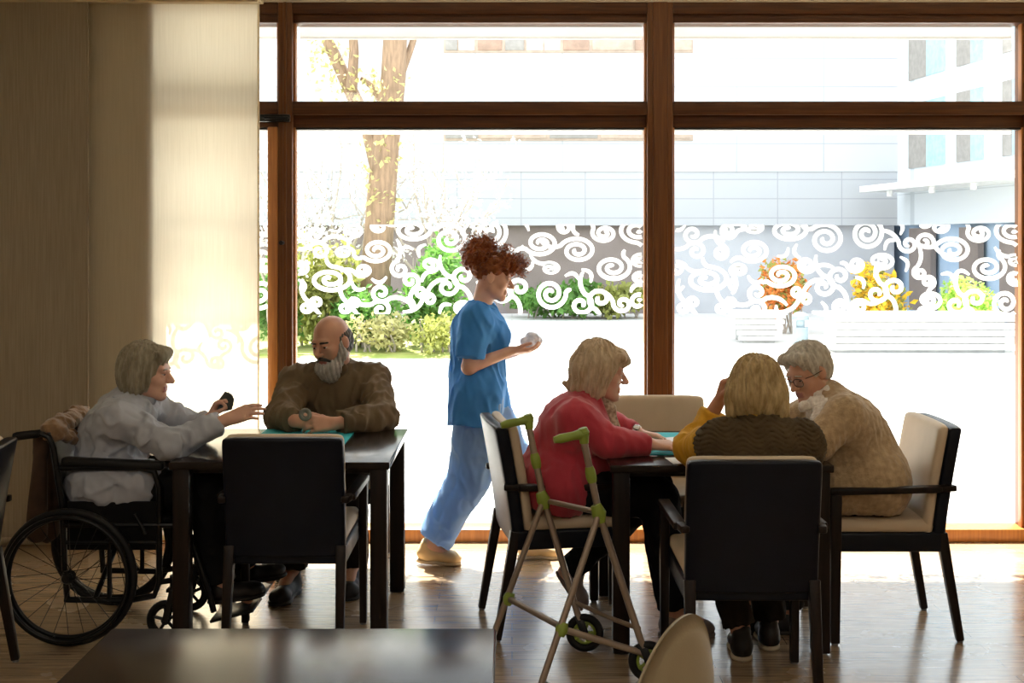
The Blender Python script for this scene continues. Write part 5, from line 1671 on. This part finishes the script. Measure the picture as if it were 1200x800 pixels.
# ---- 6 the white-haired woman in the oatmeal cardigan at the right end, facing -x and leaning in
J = dict(face=v(-0.74, -0.56, -0.36), headup=v(-0.18, 0, 1), head=v(1.245, 5.215, 1.058), neck=v(1.325, 5.20, 0.965), chest=v(1.405, 5.18, 0.82),
         shL=v(1.355, 5.025, 0.900), shR=v(1.335, 5.345, 0.900), elL=v(1.215, 4.945, 0.800), elR=v(1.19, 5.42, 0.800), wrL=v(1.04, 5.03, 0.79), wrR=v(1.02, 5.30, 0.79),
         hipL=v(1.495, 5.09, 0.595), hipR=v(1.495, 5.27, 0.595), knL=v(1.10, 5.08, 0.555), knR=v(1.10, 5.29, 0.555), anL=v(1.13, 5.10, 0.10), anR=v(1.10, 5.31, 0.10), toeL=v(1.02, 5.10, 0.05), toeR=v(0.99, 5.31, 0.05))
o, A_, c = person('person', 'white-haired woman with glasses in an oatmeal cardigan, leaning in at the right', (1.49, 5.18, 0), J,
                  dict(d=v(-0.95, 0.2, -0.04), pd=v(0, 0, -1), td=v(0, 1, 0.1), curl=(0.3, 0.4, 0.3), spread=0.06, thumb=0.4), dict(d=v(-0.95, -0.2, -0.04), pd=v(0, 0, -1), td=v(0, -1, 0.1), curl=(0.3, 0.4, 0.3), spread=0.06, thumb=0.4), M['skin_b'], 0.94, 0.95)
P6 = o
q = [K(v(1.495, 5.09, 0.605), v(1.495, 5.27, 0.605), 0.138, k=0.05), K(v(1.495, 5.18, 0.64), v(1.405, 5.18, 0.82), 0.165, 0.150, 0.06), K(v(1.385, 5.07, 0.85), v(1.38, 5.30, 0.85), 0.102, k=0.06), K(v(1.37, 5.19, 0.88), v(1.335, 5.20, 0.955), 0.105, 0.070, 0.05), E(v(1.33, 5.18, 0.68), (0.12, 0.15, 0.13), None, 0.06)]
q += sleeves(J, 'L', (0.078, 0.070, 0.052), 0.03, 0.93) + sleeves(J, 'R', (0.078, 0.070, 0.052), 0.03, 0.93) + [K(v(1.47, 5.075, 0.615), v(1.31, 5.06, 0.60), 0.135, 0.105, 0.05), H(v(0, 0, 0.50), v(0, 0, -1))]
sdf_obj('cardigan', q, M['cardi'], o, 0.0055, lambda P: 0.006 * snoise(P, 28, 51, (1, 1, 0.6)) + 0.0022 * snoise(P, 170, 3))
q = [K(v(1.325, 5.20, 0.945), v(1.300, 5.205, 0.995), 0.070, 0.062, 0.01, True), K(v(1.29, 5.10, 0.94), v(1.25, 5.05, 0.885), 0.030, 0.026, 0.02), K(v(1.25, 5.05, 0.885), v(1.265, 4.955, 0.865), 0.028, 0.022, 0.02), K(v(1.28, 5.13, 0.95), v(1.20, 5.10, 0.93), 0.026, 0.018, 0.02)]
cloth(o, 'lace_scarf', q, M['lace'], 0.005, 90, 3)
q = [K(J['hipL'], J['hipR'], 0.112, k=0.04)] + legs(J, 'L', (0.10, 0.082, 0.066)) + legs(J, 'R', (0.10, 0.082, 0.066))
cloth(o, 'trousers', q, M['trous_k'], 0.005, 32, 5)
shoe(o, (1.18, 5.10, 0.0), (0.945, 5.10, 0.0), M['shoe_d'], M['shoe_d'], 1.0)
shoe(o, (1.15, 5.31, 0.0), (0.915, 5.31, 0.0), M['shoe_d'], M['shoe_d'], 1.0)
s_ = 0.95
def p(x, y, z): return L(c, A_, s_, (x, y, z))
q = [E(p(0, -0.026, 0.048), np.array((0.090, 0.102, 0.090)) * s_, A_, 0.02), E(p(0, -0.062, 0.000), np.array((0.080, 0.064, 0.075)) * s_, A_, 0.03), K(p(-0.05, 0.066, 0.092), p(0.05, 0.066, 0.090), 0.024, k=0.03), K(p(-0.072, 0.02, 0.05), p(-0.072, 0.02, 0.0), 0.018, 0.010, 0.02), K(p(0.072, 0.02, 0.05), p(0.072, 0.02, 0.0), 0.018, 0.010, 0.02),
     E(p(0, 0.140, -0.020), np.array((0.074, 0.078, 0.085)) * s_, A_, 0.012, 's'), E(p(0.084, -0.006, -0.012), np.array((0.02, 0.022, 0.036)) * s_, A_, 0.006, 's'), E(p(-0.084, -0.006, -0.012), np.array((0.02, 0.022, 0.036)) * s_, A_, 0.006, 's')]
sdf_obj('hair', q, M['hair_white'], o, 0.0045, lambda P, f=hairfn(c, A_, s_, 18, 0.003, 18): f(P) + 0.004 * snoise(P, 85, 22))
for sx in (-1, 1):
    sdf_obj('eyebrow', [K(p(sx * 0.046, 0.089, 0.022), p(sx * 0.016, 0.096, 0.025), 0.003, 0.003, 0.004)], M['hair_white'], o, 0.003)
gl = empty('spectacles', p(0, 0.10, 0.0), 'thin-rimmed glasses worn by the white-haired woman', 'glasses')
m = MB()
M['lens'] = mat_glass('spectacle lens', (0.95, 0.95, 0.95), 0.8)
for sx in (-1, 1):
    pts = []
    for k in range(24):
        a = 2 * PI * k / 24
        ca, sa = math.cos(a), math.sin(a)
        pts.append(p(sx * 0.033 + 0.025 * abs(ca) ** 0.7 * (1 if ca > 0 else -1), 0.108 - 0.10 * (sx * 0.033 + 0.025 * ca) ** 2 * 8, -0.002 + 0.018 * abs(sa) ** 0.7 * (1 if sa > 0 else -1)))
    m.tube(pts, 0.0016, 6, True)
    MB().raw(pts + [x + A_[:, 1] * 0.0015 for x in pts], [list(range(24)), [24 + i for i in range(24)][::-1]] + [[i, 24 + i, 24 + (i + 1) % 24, (i + 1) % 24] for i in range(24)]).build('lens', M['lens'], gl)
    m.tube([p(sx * 0.057, 0.082, 0.008), p(sx * 0.078, 0.055, 0.008), p(sx * 0.083, -0.005, 0.006), p(sx * 0.082, -0.02, -0.012)], 0.0018, 6)
m.tube([p(-0.009, 0.108, 0.002), p(0, 0.112, 0.006), p(0.009, 0.108, 0.002)], 0.0016, 6)
m.build('rim', M['specs'], gl)
# ------------------------------------------------------------------ light and camera
w = bpy.data.worlds.new('World')
scene.world = w
w.use_nodes = True
bg = w.node_tree.nodes['Background']
bg.inputs['Color'].default_value = (0.90, 0.95, 1.0, 1)
bg.inputs['Strength'].default_value = 2.0

sun = bpy.data.lights.new('sun', 'SUN')
sun.energy = 15.0
sun.angle = 0.012
sun.color = (1.0, 0.94, 0.84)
so = bpy.data.objects.new('sun', sun)
COL.objects.link(so)
el, az = math.radians(59), math.radians(-14)               # beyond the window, a little to the left
sd = Vector((math.sin(az) * math.cos(el), math.cos(az) * math.cos(el), math.sin(el)))
so.rotation_euler = sd.to_track_quat('Z', 'Y').to_euler()


def ceiling_fill(x, y, e, sx=0.6, sy=1.2):  # soft fill added to brighten the room side, not a known lamp
    l = bpy.data.lights.new('ceiling_fill', 'AREA')
    l.shape = 'RECTANGLE'
    l.size, l.size_y = sx, sy
    l.energy = e
    l.color = (1.0, 0.93, 0.82)
    o = bpy.data.objects.new('ceiling_fill', l)
    COL.objects.link(o)
    o.location = (x, y, 2.97)
    return o


for x in (-1.6, 1.6):
    for y in (-1.2, 1.4):
        ceiling_fill(x, y, 9)

cam = bpy.data.cameras.new('camera')
cam.sensor_width = 36
cam.lens = 36 * F_PX / 1200
cam.shift_y = (HZ - 400) / 1200
cam.clip_end = 200
co = bpy.data.objects.new('camera', cam)
COL.objects.link(co)
co.location = (0, 0, CAM_H)
co.rotation_euler = (PI / 2, 0, 0)
scene.camera = co

vs = scene.view_settings
scene.display_settings.display_device = 'sRGB'
vs.view_transform = 'Standard'
vs.look = 'None'
vs.exposure = 1.0
vs.gamma = 1.0
vs.use_curve_mapping = False
cy = scene.cycles
cy.use_denoising = True
cy.max_bounces = 10
cy.diffuse_bounces = 5
cy.glossy_bounces = 4
cy.transparent_max_bounces = 16
cy.caustics_reflective = False
cy.caustics_refractive = False
cy.sample_clamp_indirect = 6.0
